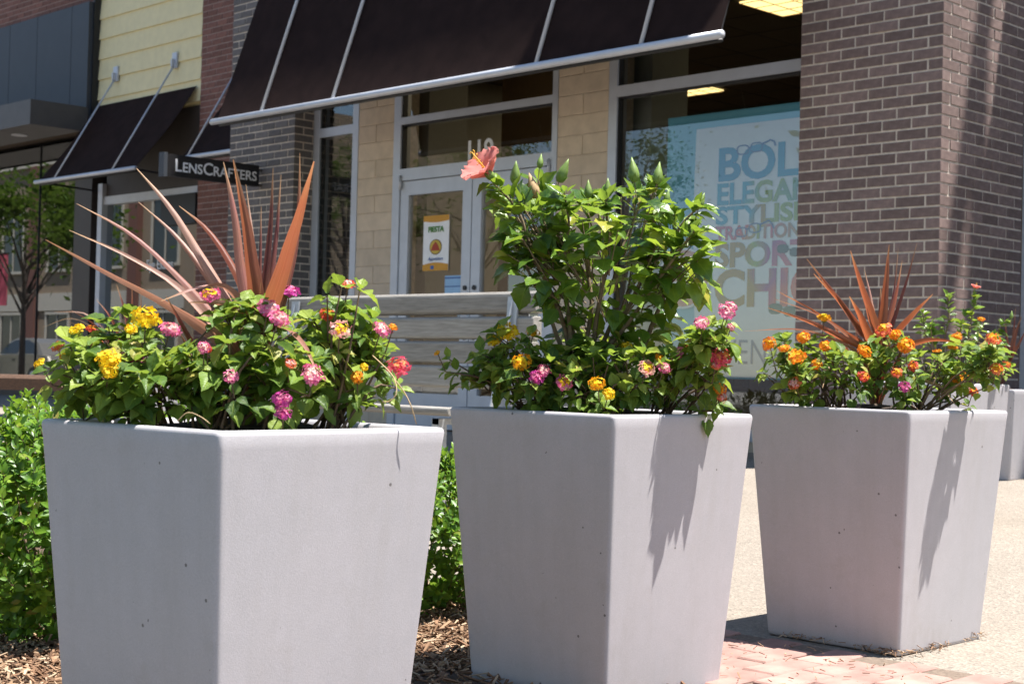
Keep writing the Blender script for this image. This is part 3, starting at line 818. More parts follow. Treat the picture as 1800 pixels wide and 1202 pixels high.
# fiesta notice on the door
C_ = {k: plain('print_' + k, v, .6, .04) for k, v in dict(orange=(.62, .30, .03), white=(.86, .86, .86), green=(.06, .22, .02), red=(.40, .05, .02), brown=(.12, .05, .02), yellow=(.60, .42, .06), blue=(.06, .13, .35), cyan=(.01, .28, .52), cyan2=(.04, .37, .56), sage=(.34, .44, .05), olive=(.46, .25, .01), pink=(.62, .11, .20), purple=(.36, .03, .26), coral=(.72, .10, .07), lblue=(.30, .50, .72), dgreen=(.02, .06, .03), salmon=(.62, .20, .08)).items()}
YD = YF + .030
fp = thing('door_poster', 'white fiesta poster with orange bands taped to the shop door', 'poster', (-9.45, YD, 1.5))
fx0, fx1, fz0, fz1 = -9.61, -9.295, 1.51, 1.965
MB().box(fx0, fx1, YD, YD + .004, fz0, fz1).build('sheet', C_['white'], fp)
def band(z_out, z_in, bulge, nm):
    pts = [(fx0, YD - .002, z_out), (fx1, YD - .002, z_out)] + [(fx1 + (fx0 - fx1) * k / 8, YD - .002, z_in + bulge * math.sin(math.pi * k / 8)) for k in range(9)]
    mb = MB(); mb.prism(pts, (0, .0015, 0)); return mb.build(nm, C_['orange'], fp)
band(fz1, fz1 - .045, -.012, 'top_band'); band(fz0, fz0 + .05, .018, 'bottom_band')
text('lettering', 'FIESTA', .062, C_['green'], fp, ((fx0 + fx1) / 2, YD - .004, fz1 - .135), 0, 1.05, .0022, 0, .001, 'CENTER')
text('lettering', 'Appetizers', .042, C_['blue'], fp, ((fx0 + fx1) / 2, YD - .004, fz0 + .085), 0, 1.0, 0, .35, .001, 'CENTER')
def disc(cx, cz, rx, rz, y, mat, nm, par, n=28):
    mb = MB(); mb.prism([(cx + rx * math.cos(2 * math.pi * k / n), y, cz + rz * math.sin(2 * math.pi * k / n)) for k in range(n)], (0, .0012, 0)); return mb.build(nm, mat, par)
ex, ez = (fx0 + fx1) / 2, fz0 + .195
disc(ex, ez, .076, .064, YD - .002, C_['brown'], 'emblem_ring', fp); disc(ex, ez, .068, .057, YD - .0035, C_['yellow'], 'emblem', fp)
mb = MB(); mb.prism([(ex - .055, YD - .005, ez - .03), (ex + .055, YD - .005, ez - .03), (ex + .035, YD - .005, ez + .012), (ex, YD - .005, ez + .045), (ex - .035, YD - .005, ez + .012)], (0, .001, 0)); mb.build('emblem_mound', C_['red'], fp)
MB().box(fx0 + .10, fx0 + .14, YD - .004, YD - .002, fz0 + .012, fz0 + .042).build('stamp', C_['blue'], fp)
dn = thing('door_notice', 'small pale blue notice low on the left shop door', 'notice', (-9.2, YD, 1.35))
MB().box(-9.33, -9.125, YD, YD + .003, 1.30, 1.465).build('sheet', C_['lblue'], dn)
MB().box(-9.33, -9.125, YD - .002, YD, 1.44, 1.452).build('heading_bar', C_['blue'], dn)
MB().box(-9.33, -9.125, YD - .002, YD, 1.372, 1.38).build('heading_bar', C_['blue'], dn)

# window poster: rows of words
YP_ = YF + .085
wp = thing('window_poster', 'large white window poster of stacked colourful words and spectacles', 'poster', (-6.2, YP_, .7))
pts = [(-5.74, YP_, .70), (-5.74, YP_, 2.43)] + [(-6.79 + .05 * math.sin(1.2 * k / 8) ** 2 - .02 * math.sin(math.pi * k / 8), YP_, 2.43 - 1.73 * k / 8) for k in range(9)]
mb = MB(); mb.prism(pts, (0, .004, 0)); mb.build('sheet', plain('poster_paper', (.84, .89, .93), .5, .02), wp)
bd = thing('window_backdrop', 'sky blue display sheet behind the white window poster', 'backdrop', (-6.4, YP_ + .03, .7))
MB().box(-7.06, -5.74, YP_ + .012, YP_ + .016, .69, 2.535).build('sheet', plain('cyan_sheet', (.16, .50, .66), .6, .06, 3), bd)
def blend_mat(name, cols, axis_scale):
    mt, nt, b = new_mat(name)
    tc = nt.nodes.new('ShaderNodeTexCoord'); sp = nt.nodes.new('ShaderNodeSeparateXYZ'); nt.links.new(tc.outputs['Object'], sp.inputs[0])
    n = noise(nt, 3.2 / axis_scale, 1)
    f = math_n(nt, 'ADD', math_n(nt, 'DIVIDE', sp.outputs[0], axis_scale), math_n(nt, 'SUBTRACT', math_n(nt, 'MULTIPLY', n, .5), .25))
    nt.links.new(ramp(nt, f, [((k + .3) / len(cols), c) for k, c in enumerate(cols)]), b.inputs['Base Color']); b.inputs['Roughness'].default_value = .6
    return mt
cy, cy2, sgn, ol, pk, pu, co, sa = [tuple(C_[k].node_tree.nodes['Color Ramp'].color_ramp.elements[0].color[:3]) for k in ('cyan', 'cyan2', 'sage', 'olive', 'pink', 'purple', 'coral', 'salmon')]
rows = (('BOLD', 2.055, 2.275, .235, [cy, cy, cy2], .009), ('ELEGANT', 1.888, 2.03, .142, [cy2, cy2, sgn, sgn, cy2, cy], .006), ('STYLISH', 1.752, 1.868, .147, [cy2, cy2, ol, sgn, sgn, cy2], .006),
        ('TRADITIONAL', 1.642, 1.735, .0865, [pk, co, sgn, pk, sgn, pk], .004), ('SPORTY', 1.458, 1.618, .172, [ol, ol, sgn, pu, pk, co, co], .008), ('CHIC', 1.19, 1.432, .245, [ol, ol, ol, pu, co, sa, pu], .011))
for body, z0, z1, lw, cols, bo in rows:
    hgt = z1 - z0; size = hgt / .70
    o = text('lettering', body, size, blend_mat('poster_' + body.lower(), cols, size * .66 * len(body)), wp, (-6.60, YP_ - .006, z0), 0, 1.0, bo, 0, .001)
    o.scale = (lw * len(body) / (size * .655 * len(body)), 1, 1)
text('lettering', 'EVENT', .245, C_['blue'], wp, (-6.62, YP_ - .006, .79), 0, .80, -.002, 0, .001, 'LEFT', 1.05)
def specs(cx, cz, s, mat, filled, flip=0, ang=0.0):
    mb = MB(); y = YP_ - .009
    def loop(ox):
        return [(cx + s * (ox + .42 * math.copysign(abs(math.cos(t)) ** .6, math.cos(t))), y, cz + s * (.26 * math.copysign(abs(math.sin(t)) ** .7, math.sin(t)) + ang * ox)) for t in [2 * math.pi * k / 20 for k in range(21)]]
    for ox in (-.5, .5):
        L = loop(ox); mb.tube(L, s * .035, 5)
        if filled: mb.poly(L[:-1])
    mb.tube([(cx - .1 * s, y, cz + .06 * s), (cx + .1 * s, y, cz + .06 * s + ang * .0)], s * .04, 5)
    mb.tube([(cx + .9 * s, y, cz + .12 * s + ang * s * .9), (cx + 1.5 * s, y, cz + .30 * s + ang * s), (cx + 1.75 * s, y, cz + .27 * s), (cx + 1.85 * s, y, cz + .02 * s)], s * .05, 5)
    return mb.build('spectacles', mat, wp)
specs(-6.32, 2.255, .115, C_['blue'], False, 0, .08); specs(-6.32, 1.70, .115, C_['blue'], False, 0, .2); specs(-6.02, 1.155, .12, C_['dgreen'], True, 0, -.15); specs(-5.98, 1.55, .10, C_['black'] if 'black' in C_ else M['black'], True, 0, -.25)
sv = thing('round_sticker', 'round orange sale sticker with pale ring beside the window poster', 'sticker', (-6.85, YP_, 1.25))
disc(-6.86, 1.385, .235, .215, YP_ - .022, C_['white'], 'rim', sv); disc(-6.86, 1.385, .218, .198, YP_ - .025, C_['salmon'], 'face', sv)
text('lettering', 'SAVE', .12, C_['white'], sv, (-6.86, YP_ - .028, 1.455), 0, .95, .002, 0, .001, 'CENTER')
for k in range(3): MB().box(-6.98, -6.74 - .03 * (k % 2), YP_ - .028, YP_ - .0262, 1.40 - .055 * k, 1.418 - .055 * k).build('print_line', C_['white'], sv)
ee = text('window_lettering', 'Eye Exams', .17, M['signwhite'], None, (-15.98, YL + .012, 1.78), 0, .8, 0); tag(ee, 'faint white lettering on the tinted window left of the red brick', 'lettering')

# ceiling lights inside the shop (lit)
M['lamp'] = emit('lit_diffuser', (1.0, .74, .30), .85)
for k, (cx, cy_, s, lab) in enumerate(((-10.55, 12.95, .27, 'square yellow ceiling light deep in the shop above the poster'), (-7.45, 10.45, .30, 'square yellow ceiling light at the top beside the brown brick pillar'))):
    t = thing('ceiling_light', lab, 'ceiling light', (cx, cy_, 3.79), 'lit ceiling panels')
    MB().box(cx - s, cx + s, cy_ - s, cy_ + s, 3.782, 3.795).build('diffuser', M['lamp'], t)
    mb = MB()
    for q in (-1, -.333, .333, 1): mb.box(cx + q * s - .004, cx + q * s + .004, cy_ - s, cy_ + s, 3.778, 3.7818); mb.box(cx - s, cx + s, cy_ + q * s - .004, cy_ + q * s + .004, 3.774, 3.7778)
    mb.build('louvre', M['wall_tan'], t)
    ld = bpy.data.lights.new('ceiling_lamp', 'AREA'); ld.energy = 7; ld.size = 2 * s; ld.color = (1, .8, .5)
    lo = bpy.data.objects.new('lamp', ld); COL.objects.link(lo); lo.location = (cx, cy_, 3.77); lo.parent = t; lo.matrix_parent_inverse = parent_inv(t)

# ------------------------------------------------------------------ planters
def planter(label, cx, cy, rz, z0, St=.5136, Sb=.4182, h=.6376, group='grey planters', rc=.010):
    t = thing('planter', label, 'planter', (cx, cy, z0), group)
    t.rotation_euler = (0, 0, rz)
    def ring(S, r, z):
        a = S / 2; out = []
        for qx, qy, a0 in ((1, -1, -90), (1, 1, 0), (-1, 1, 90), (-1, -1, 180)):
            c0 = Vector((qx * (a - r), qy * (a - r)))
            prev = None
            for k in range(6):
                th = R(a0 + 18 * k)
                p = c0 + r * Vector((math.cos(th), math.sin(th)))
                out.append((p.x, p.y, z))
            # support point next to the arc
            th = R(a0 + 90); p = c0 + r * Vector((math.cos(th), math.sin(th))) + .006 * Vector((-math.sin(th), math.cos(th)))
            out.append((p.x, p.y, z))
        # support points before each arc
        o2 = []
        for q in range(4):
            arc = out[q * 7:(q + 1) * 7]
            th = R((-90, 0, 90, 180)[q]); d = Vector((-math.sin(th), math.cos(th)))
            f = Vector(arc[0]) - .006 * Vector((d.x, d.y, 0))
            o2 += [tuple(f)] + arc
        return o2
    S = lambda z: Sb + (St - Sb) * z / h
    w = .028
    prof = [(Sb - .05, 0.0), (Sb - .006, 0.0), (S(.004), .004), (S(.012), .012), (S(.30), .30), (S(h - .03), h - .03)]
    prof += [(S(h) + .000, h - .009), (S(h) - .0025, h - .0036), (S(h) - .008, h - .0009), (S(h) - .014, h), (S(h) - 2 * w + .014, h), (S(h) - 2 * w + .004, h - .003), (S(h) - 2 * w, h - .012), (S(h) - 2 * w - .012, h - .08)]
    mb = MB(); mb.rings([ring(s_, min(rc, s_ / 4), z_) for s_, z_ in prof], True, False)
    mb.f.append(tuple(range(31, -1, -1)))
    o = mb.build('pot', M['planter'], None, True); o.parent = t
    # soil: lumpy surface inside the rim
    n = 14; a = (S(h) - 2 * w - .004) / 2; rr = random.Random(int(cx * 1000)); mb = MB()
    mb.rings([[(-a + 2 * a * i / n, -a + 2 * a * j / n, h - .026 + rr.uniform(-.006, .008) + .03 * math.sin(math.pi * i / n) * math.sin(math.pi * j / n)) for i in range(n + 1)] for j in range(n + 1)], False, False)
    so = mb.build('soil', M['soil'], None, True); so.parent = t
    return t
PL = {1: (-2.3071, 1.5978, .0722, -.0269), 2: (-2.4497, 2.7103, .0229, -.0107), 3: (-2.3411, 3.7393, -.0074, .0004)}
planter('nearest tapered planter at left, holding the big red cordyline', *PL[1])
planter('middle tapered planter, holding the hibiscus with the pink flower', PL[2][0], PL[2][1], PL[2][2], PL[2][3] - .03, .5136, .4137, .6676)
planter('tapered planter on the pavement at right, with orange lantana and spiky cordyline', *PL[3])
P5 = (-3.49, 5.96, .01, gz(5.9) - .015); P6 = (-4.24, 8.0, .0, gz(7.8)); P4 = (-7.86, 4.66, .03, gz(4.66) - .03)
planter('pale far planter half hidden behind the right-hand planter, small hibiscus in it', *P5)
planter('far planter cut by the right edge of the photo, beside the brick pillar', P6[0], P6[1], P6[2], P6[3], .41, .335, .50)
planter('far planter behind the yellow lantana at left, small cordyline in it', *P4)

# ------------------------------------------------------------------ leaves
def leaf_mesh(name, L, W, prof, nseg=8, teeth=.0, fold=.25, droop=.2, twist=0.0, crinkle=0.0, seed=0, cols=4):
    rr = random.Random(seed); mb = MB(); uv = []
    rows = []
    for j in range(nseg + 1):
        t = j / nseg
        w = W / 2 * prof(t)
        if teeth and 0 < j < nseg: w *= 1 + (teeth if j % 2 else -teeth)
        row = []
        for i in range(cols + 1):
            s = -1 + 2 * i / cols
            x = s * w
            z = fold * abs(x) - droop * L * t * t + twist * x * t + (rr.uniform(-crinkle, crinkle) if 0 < i < cols and 0 < j < nseg else 0) + (rr.uniform(-1, 1) * crinkle * 1.5 if i in (0, cols) else 0)
            y = L * t * (1 - .25 * droop * t)
            row.append((x, y, z))
        rows.append(row)
    mb.rings(rows, closed=False, cap=False)
    me = mb.mesh(name, True)
    lay = me.uv_layers.new(name='UVMap')
    k = cols + 1
    for lp in me.loops:
        j, i = divmod(lp.vertex_index, k)
        lay.data[lp.index].uv = (i / cols, j / nseg)
    return me
ov = lambda t: max(.02, math.sin(math.pi * t ** .80) ** .88 * (1 if t < .55 else 1 - .38 * (t - .55) / .45))
el = lambda t: max(.03, math.sin(math.pi * t ** .92) ** .85)
LANT = [leaf_mesh('leaf', .054, (.036, .040, .033)[k % 3], ov, 11, .045, .30 + .15 * (k % 3), (.05, .22, .42, .12)[k % 4], (0, .3, -.3)[k % 3], .0013, k) for k in range(8)]
HIB = [leaf_mesh('leaf', .092, .064, ov, 10, .06, (.15, .35, .55)[k % 3], (.08, .22, .40, .15)[k % 4], (0, .4, -.4)[k % 3], .0012, 20 + k) for k in range(7)]
HIBY = [leaf_mesh('leaf', .052, .028, ov, 8, .06, .6, (.0, .15)[k % 2], 0, .0006, 30 + k) for k in range(4)]
HEDGE = [leaf_mesh('leaf', .030, .0145, el, 4, 0, .35, (.05, .2, .3)[k % 3], 0, 0, 40 + k, 2) for k in range(4)]
for grp, mt_ in ((LANT, 'lantana'), (HIB, 'hibiscus'), (HIBY, 'hib_young'), (HEDGE, 'hedge')):
    for me in grp: me.materials.append(M[mt_])
MC = {}
def arrays(me):
    if me.name not in MC:
        v = np.empty(len(me.vertices) * 3); me.vertices.foreach_get('co', v)
        uvs = np.empty(len(me.loops) * 2); me.uv_layers[0].data.foreach_get('uv', uvs)
        MC[me.name] = (v.reshape(-1, 3), [tuple(p.vertices) for p in me.polygons], uvs)
    return MC[me.name]
def joined_leaves(name, items, mat, parent, kind='stuff'):
    """many leaves [(mesh, matrix)] as one mesh"""
    V, F, U = [], [], []; n = 0
    for me, mw in items:
        v, f, u = arrays(me)
        A = np.array(mw)
        V.append(v @ A[:3, :3].T + A[:3, 3]); F += [tuple(i + n for i in q) for q in f]; U.append(u); n += len(v)
    if not V: return None
    me = bpy.data.meshes.new(name); me.from_pydata(np.concatenate(V).tolist(), [], F)
    me.polygons.foreach_set('use_smooth', [True] * len(me.polygons))
    lay = me.uv_layers.new(name='UVMap'); lay.data.foreach_set('uv', np.concatenate(U))
    me.update()
    o = obj(name, me, mat, parent)
    if kind: o['kind'] = kind
    return o

def rdir(rr):
    while True:
        v = Vector((rr.uniform(-1, 1), rr.uniform(-1, 1), rr.uniform(-1, 1)))
        if .01 < v.length < 1: return v.normalized()

CAMP = Vector((0, 0, CAM_H))
# ---- lantana flower heads (dome of small four-lobed florets)
def head_mesh(nm, mats, seed, flat=.55, n=30):
    rr = random.Random(seed); mb = MB(); idx = []
    for k in range(n):
        a = k * 2.39996; q = math.sqrt((k + .4) / n)
        th = q * R(88)
        nrm = Vector((math.sin(th) * math.cos(a), math.sin(th) * math.sin(a), math.cos(th)))
        c0 = Vector((nrm.x, nrm.y, nrm.z * flat)) * (.5 + rr.uniform(-.07, .07))
        n2 = (nrm + .6 * rdir(rr)).normalized()
        x = n2.orthogonal().normalized(); y = n2.cross(x)
        ro = rr.uniform(0, 6.28)
        for l in range(4):
            t = ro + l * math.pi / 2
            d = x * math.cos(t) + y * math.sin(t); e_ = n2.cross(d)
            s = .165 * rr.uniform(.8, 1.25)
            mb.poly([c0 + n2 * .0, c0 + d * s * .65 + e_ * s * .5 + n2 * .02, c0 + d * s * 1.05 + n2 * rr.uniform(-.01, .05), c0 + d * s * .65 - e_ * s * .5 + n2 * .02])
            idx.append(0 if q > .5 or len(mats) == 1 else 1)
    # green receptacle
    nf = len(mb.f); mb.ball((0, 0, -.05), (.33, .33, .34 * flat), 10, 6)
    idx += [0] * (len(mb.f) - nf)
    nf = len(mb.f); mb.ball((0, 0, -.16), (.26, .26, .2), 8, 4)
    idx += [len(mats)] * (len(mb.f) - nf)
    me = mb.mesh(nm, False)
    for mt_ in mats: me.materials.append(mt_)
    me.materials.append(M['stem_green'])
    me.polygons.foreach_set('material_index', idx)
    return me
COMBO = {'yellow': ('yellow',), 'gold': ('gold', 'yellow'), 'orange': ('orange', 'gold'), 'coral': ('coral', 'gold'), 'red': ('red', 'orange'), 'pink': ('pink', 'pale'),
         'pale': ('pale', 'yellow'), 'magenta': ('magenta', 'pink'), 'hot': ('hot', 'coral'), 'salmon': ('coral', 'pale'), 'pinkyellow': ('pink', 'yellow')}
HEADS = {k: [head_mesh('flower_head', [PET[q] for q in v], 7 * i + sum(map(ord, k)), (.38, .5, .66)[i], (26, 24, 30)[i]) for i in range(3)] for k, v in COMBO.items()}

LEAFS = {'n': 0}
def put_leaves(t, items, mat, limit):
    """items [(mesh, matrix, shown)] -> the `limit` that show most as single leaves, the rest joined"""
    items = sorted(items, key=lambda q: -q[2])
    for me, mw, _ in items[:limit]:
        obj('leaf', me, None, t, mw); LEAFS['n'] += 1
    joined_leaves('inner_foliage', [(a, b_) for a, b_, _ in items[limit:]], mat, t)

def lantana(label, depth, root, lobes, heads, nclus, seed, group='lantanas in the planters', limit=170, leaf_s=1.0, extra=()):
    """lobes: (px, py, rx, ry) in photo pixels about the plant's depth; heads: (px, py, size px, colour, depth offset or None)"""
    rr = random.Random(seed); sc = depth / FPX
    rootp = Vector(root)
    t = thing('lantana', label, 'lantana', rootp, group)
    items = []; stems = MB()
    L3 = [(at(px, py, depth + (dd or 0)), rx * sc, ry * sc) for px, py, rx, ry, dd in lobes]
    centre = sum((c for c, _, _ in L3), Vector()) / len(L3)
    def whorl(p, axis, n, s, spread):
        s = s * .84; a0 = rr.uniform(0, 6.28)
        x = axis.orthogonal().normalized(); y = axis.cross(x)
        for k in range(n):
            a = a0 + k * 2 * math.pi / n + rr.uniform(-.35, .35)
            d = (x * math.cos(a) + y * math.sin(a)) * math.sin(spread) + axis * math.cos(spread)
            d = (d + Vector((0, 0, rr.uniform(-.45, .12)))).normalized()
            up = (axis * .6 + Vector((0, 0, .9)) + .4 * rdir(rr)).normalized()
            sz = s * rr.uniform(.7, 1.2) * leaf_s
            mw = frame(d, up, p + d * .010 * s, (sz * rr.uniform(.85, 1.1), sz, sz))
            vis = (p - centre).dot((CAMP - centre).normalized()) + .5 * (p.z - centre.z) + rr.uniform(0, .06)
            items.append((rr.choice(LANT), mw, vis))
    def twig(p, axis):
        q = rootp + Vector((rr.uniform(-.05, .05), rr.uniform(-.05, .05), .0))
        mid = q.lerp(p, .55) + Vector((rr.uniform(-.03, .03), rr.uniform(-.03, .03), rr.uniform(.0, .05)))
        pts = bez([q, mid, p], 7)
        stems.tube(pts, [.0032, .003, .0027, .0024, .002, .0017, .0014], 5, False)
        return pts
    for ci in range(int(nclus * 1.45)):
        c, rx, ry = rr.choice(L3)
        d = rdir(rr)
        if rr.random() < .55 and d.dot(CAMP - c) < 0: d = -d
        q = rr.uniform(.45, 1.0) ** .6
        p = c + C_RIGHT * d.dot(C_RIGHT) * rx * q + C_UP * d.dot(C_UP) * ry * q + C_FWD * d.dot(C_FWD) * min(rx, ry, .17) * q
        if p.z < rootp.z + .02: p.z = rootp.z + .02 + rr.uniform(0, .05)
        axis = (p - (c - Vector((0, 0, ry * .8)))).normalized()
        if ci % 5 == 0: twig(p, axis)
        else: stems.tube([p - axis * rr.uniform(.03, .06), p], [.0018, .0012], 4, False)
        whorl(p, axis, rr.choice((3, 4, 4, 5)), rr.uniform(.62, 1.05), R(rr.uniform(45, 80)))
        if rr.random() < .5: whorl(p - axis * .02, axis, 2, rr.uniform(.8, 1.1), R(75))
    for (px, py, s, colr, dd) in heads:
        dd -= .035
        p = at(px, py, depth + dd)
        axis = (Vector((0, 0, .7)) + (p - centre).normalized() * .55 + (CAMP - p).normalized() * .55 + .25 * rdir(rr)).normalized()
        D = .88 * s * (depth + dd) / FPX
        z = axis; x = z.orthogonal().normalized(); y = z.cross(x)
        mw = Matrix((x, y, z)).transposed().to_4x4() @ Matrix.Diagonal((D * .98, D * .98, D * .98, 1)); mw.translation = p - axis * D * .1
        obj('flower_head', HEADS[colr][rr.randrange(3)], None, t, mw)
        base = p - axis * .035 - Vector((0, 0, .02))
        pts = twig(base, axis); stems.tube([base, p - axis * D * .12], [.0013, .0011], 5, False)
        whorl(base, axis, 4, rr.uniform(.55, .85), R(70)); whorl(base.lerp(rootp, .18), axis, 3, .95, R(80))
    for (px, py, ax_) in extra:      # stray sprig ends
        p = at(px, py, depth - .05); twig(p, Vector(ax_)); whorl(p, Vector(ax_).normalized(), 4, .8, R(60))
    put_leaves(t, items, M['lantana'], limit)
    tag(stems.build('branches', M['stem_brown'], t, True), kind='stuff')
    return t

def soil_pt(k, dx=0, dy=0):
    x, y, rz, z0 = PL[k]
    return Vector((x + dx, y + dy, z0 + .598))
D1 = depth_of((PL[1][0], PL[1][1], .6)); D2 = depth_of((PL[2][0], PL[2][1], .6)); D3 = depth_of((PL[3][0], PL[3][1], .6))

lantana('yellow flowered lantana spilling over the left corner of the nearest planter', D1, soil_pt(1, -.10, -.10),
        [(165, 650, 85, 75, -.06), (250, 665, 85, 70, -.10), (200, 620, 80, 60, .0)],
        [(135, 577, 30, 'yellow', -.05), (257, 556, 50, 'yellow', -.08), (231, 577, 24, 'yellow', -.05), (190, 630, 46, 'yellow', -.14), (192, 650, 34, 'yellow', -.15), (68, 638, 22, 'yellow', -.02), (100, 608, 24, 'coral', -.04), (112, 626, 20, 'gold', -.05),
         (142, 692, 28, 'gold', .02), (168, 600, 26, 'salmon', .04), (160, 577, 22, 'red', .05), (300, 578, 38, 'pink', -.06), (240, 631, 28, 'magenta', -.02)],
        46, 11)
lant_m1 = lantana('pink flowered lantana round the foot of the big cordyline', D1, soil_pt(1, .06, -.09),
        [(430, 570, 70, 55, -.04), (400, 650, 95, 70, -.11), (490, 650, 80, 78, -.09), (330, 680, 60, 50, -.10)],
        [(358, 610, 24, 'pink', -.15), (370, 518, 38, 'pinkyellow', -.06), (472, 539, 42, 'pink', -.10), (491, 559, 38, 'pink', -.12), (405, 661, 28, 'pink', -.18), (496, 700, 34, 'magenta', -.20), (498, 723, 32, 'magenta', -.20), (508, 510, 38, 'magenta', .05),
         (490, 500, 26, 'red', .06), (550, 656, 44, 'pink', -.17), (511, 638, 22, 'salmon', -.15), (365, 614, 16, 'red', -.14)],
        60, 12)
lant_r1 = lantana('pink and orange lantana leaning over the right corner of the nearest planter', D1, soil_pt(1, .10, .10),
        [(590, 590, 75, 60, .05), (625, 655, 70, 60, .06), (560, 660, 70, 65, .0), (640, 610, 55, 45, .07)],
        [(598, 578, 40, 'pale', -.06), (575, 552, 28, 'red', .03), (672, 577, 36, 'pink', .03), (692, 574, 18, 'orange', .03), (702, 641, 42, 'hot', .0), (612, 498, 28, 'salmon', .05), (628, 662, 24, 'orange', -.03), (640, 645, 16, 'yellow', -.02)],
        46, 13, extra=((600, 505, (0, 0, 1)), (575, 520, (-.5, -.3, .6)), (632, 512, (.5, .3, .4))))

lantana('yellow lantana at the left corner of the middle planter', D2, soil_pt(2, -.11, -.08),
        [(900, 620, 60, 50, -.06), (935, 665, 75, 50, -.12), (860, 660, 35, 35, 0)],
        [(893, 581, 42, 'yellow', -.06), (938, 582, 26, 'gold', -.02), (916, 635, 36, 'gold', -.14), (868, 598, 26, 'yellow', -.05), (944, 662, 28, 'magenta', -.16), (956, 650, 26, 'pink', -.15), (992, 672, 30, 'pinkyellow', -.17), (768, 620, 13, 'gold', -.05)],
        40, 14, limit=150, extra=((790, 632, (-.6, -.3, .3)), (805, 655, (-.5, -.3, .2)), (830, 668, (-.5, -.3, .4))))
lantana('low yellow flowered lantana at the front of the middle planter', D2, soil_pt(2, .08, -.10),
        [(1050, 670, 80, 42, -.16), (1010, 640, 60, 40, -.08), (1110, 660, 70, 50, -.14), (1060, 620, 60, 40, 0)],
        [(1050, 673, 32, 'gold', -.22), (1070, 692, 24, 'yellow', -.22), (1103, 608, 22, 'yellow', -.06), (1107, 622, 14, 'yellow', -.07), (1138, 646, 34, 'pale', -.18), (1168, 646, 26, 'pink', -.16), (1160, 629, 18, 'orange', -.12)],
        46, 15, limit=150)
lantana('pink flowered lantana reaching out at the right of the middle planter', D2, soil_pt(2, .11, .10),
        [(1200, 660, 70, 50, -.06), (1235, 625, 45, 45, -.14), (1255, 590, 32, 26, -.20), (1180, 640, 50, 45, -.1)],
        [(1189, 620, 30, 'pink', -.10), (1224, 607, 42, 'salmon', -.10), (1277, 546, 34, 'pink', -.18), (1285, 538, 24, 'pink', -.17), (1233, 566, 30, 'pink', -.22), (1285, 575, 15, 'pink', -.16), (1268, 626, 38, 'hot', -.19), (1258, 641, 20, 'salmon', -.19), (1266, 682, 24, 'orange', -.14), (1270, 697, 22, 'salmon', -.14)],
        38, 16, limit=150)

lantana('orange flowered lantana at the left of the right-hand planter', D3, soil_pt(3, -.09, -.10),
        [(1390, 650, 55, 45, -.05), (1440, 660, 60, 45, -.10), (1490, 655, 55, 45, -.12), (1410, 620, 50, 35, 0)],
        [(1352, 603, 29, 'orange', -.05), (1378, 611, 22, 'orange', -.05), (1401, 625, 35, 'orange', -.12), (1412, 593, 27, 'orange', -.06), (1451, 608, 26, 'orange', -.06), (1449, 558, 24, 'gold', .0), (1397, 674, 24, 'salmon', -.12), (1436, 640, 22, 'orange', -.1), (1520, 617, 27, 'orange', -.16), (1518, 661, 22, 'red', -.18)],
        46, 17, limit=150, leaf_s=.9)
lantana('orange and coral lantana at the right of the right-hand planter', D3, soil_pt(3, .10, .04),
        [(1580, 650, 60, 55, -.10), (1640, 655, 60, 45, -.04), (1700, 645, 40, 45, -.08), (1738, 632, 24, 34, -.22), (1560, 610, 40, 35, -.06)],
        [(1553, 580, 32, 'coral', -.12), (1573, 588, 25, 'orange', -.12), (1592, 607, 34, 'orange', -.12), (1577, 655, 20, 'coral', -.16), (1590, 679, 22, 'magenta', -.18), (1605, 643, 20, 'red', -.14), (1682, 667, 30, 'orange', -.06), (1711, 688, 21, 'red', -.02), (1647, 616, 16, 'orange', -.02), (1675, 610, 18, 'orange', 0), (1681, 592, 20, 'orange', .02), (1700, 660, 20, 'coral', -.04), (1747, 594, 30, 'coral', -.23), (1752, 648, 26, 'coral', -.23)],
        44, 18, limit=150, leaf_s=.9)

def tendril(t, pts, depth, dds, r=.0011):
    P = bez([at(px, py, depth + d) for (px, py), d in zip(pts, dds)], 12)
    MB().tube(P, [r] * 11 + [r * .5], 5).build('dry_stem', M['dry_stem'], t, True)
M['dry_stem'] = plain('dry_straw_stem', (.42, .30, .16), .8, .2, 60)
tendril(lant_r1, [(655, 625), (690, 660), (697, 690), (685, 705), (672, 706)], D1, (-.03, -.06, -.08, -.08, -.08))
tendril(lant_r1, [(690, 662), (708, 685), (722, 712), (732, 745)], D1, (-.05, -.06, -.07, -.06))
tendril(lant_m1, [(312, 740), (330, 725), (352, 732), (370, 745)], D1, (-.22, -.23, -.23, -.24), .0009)
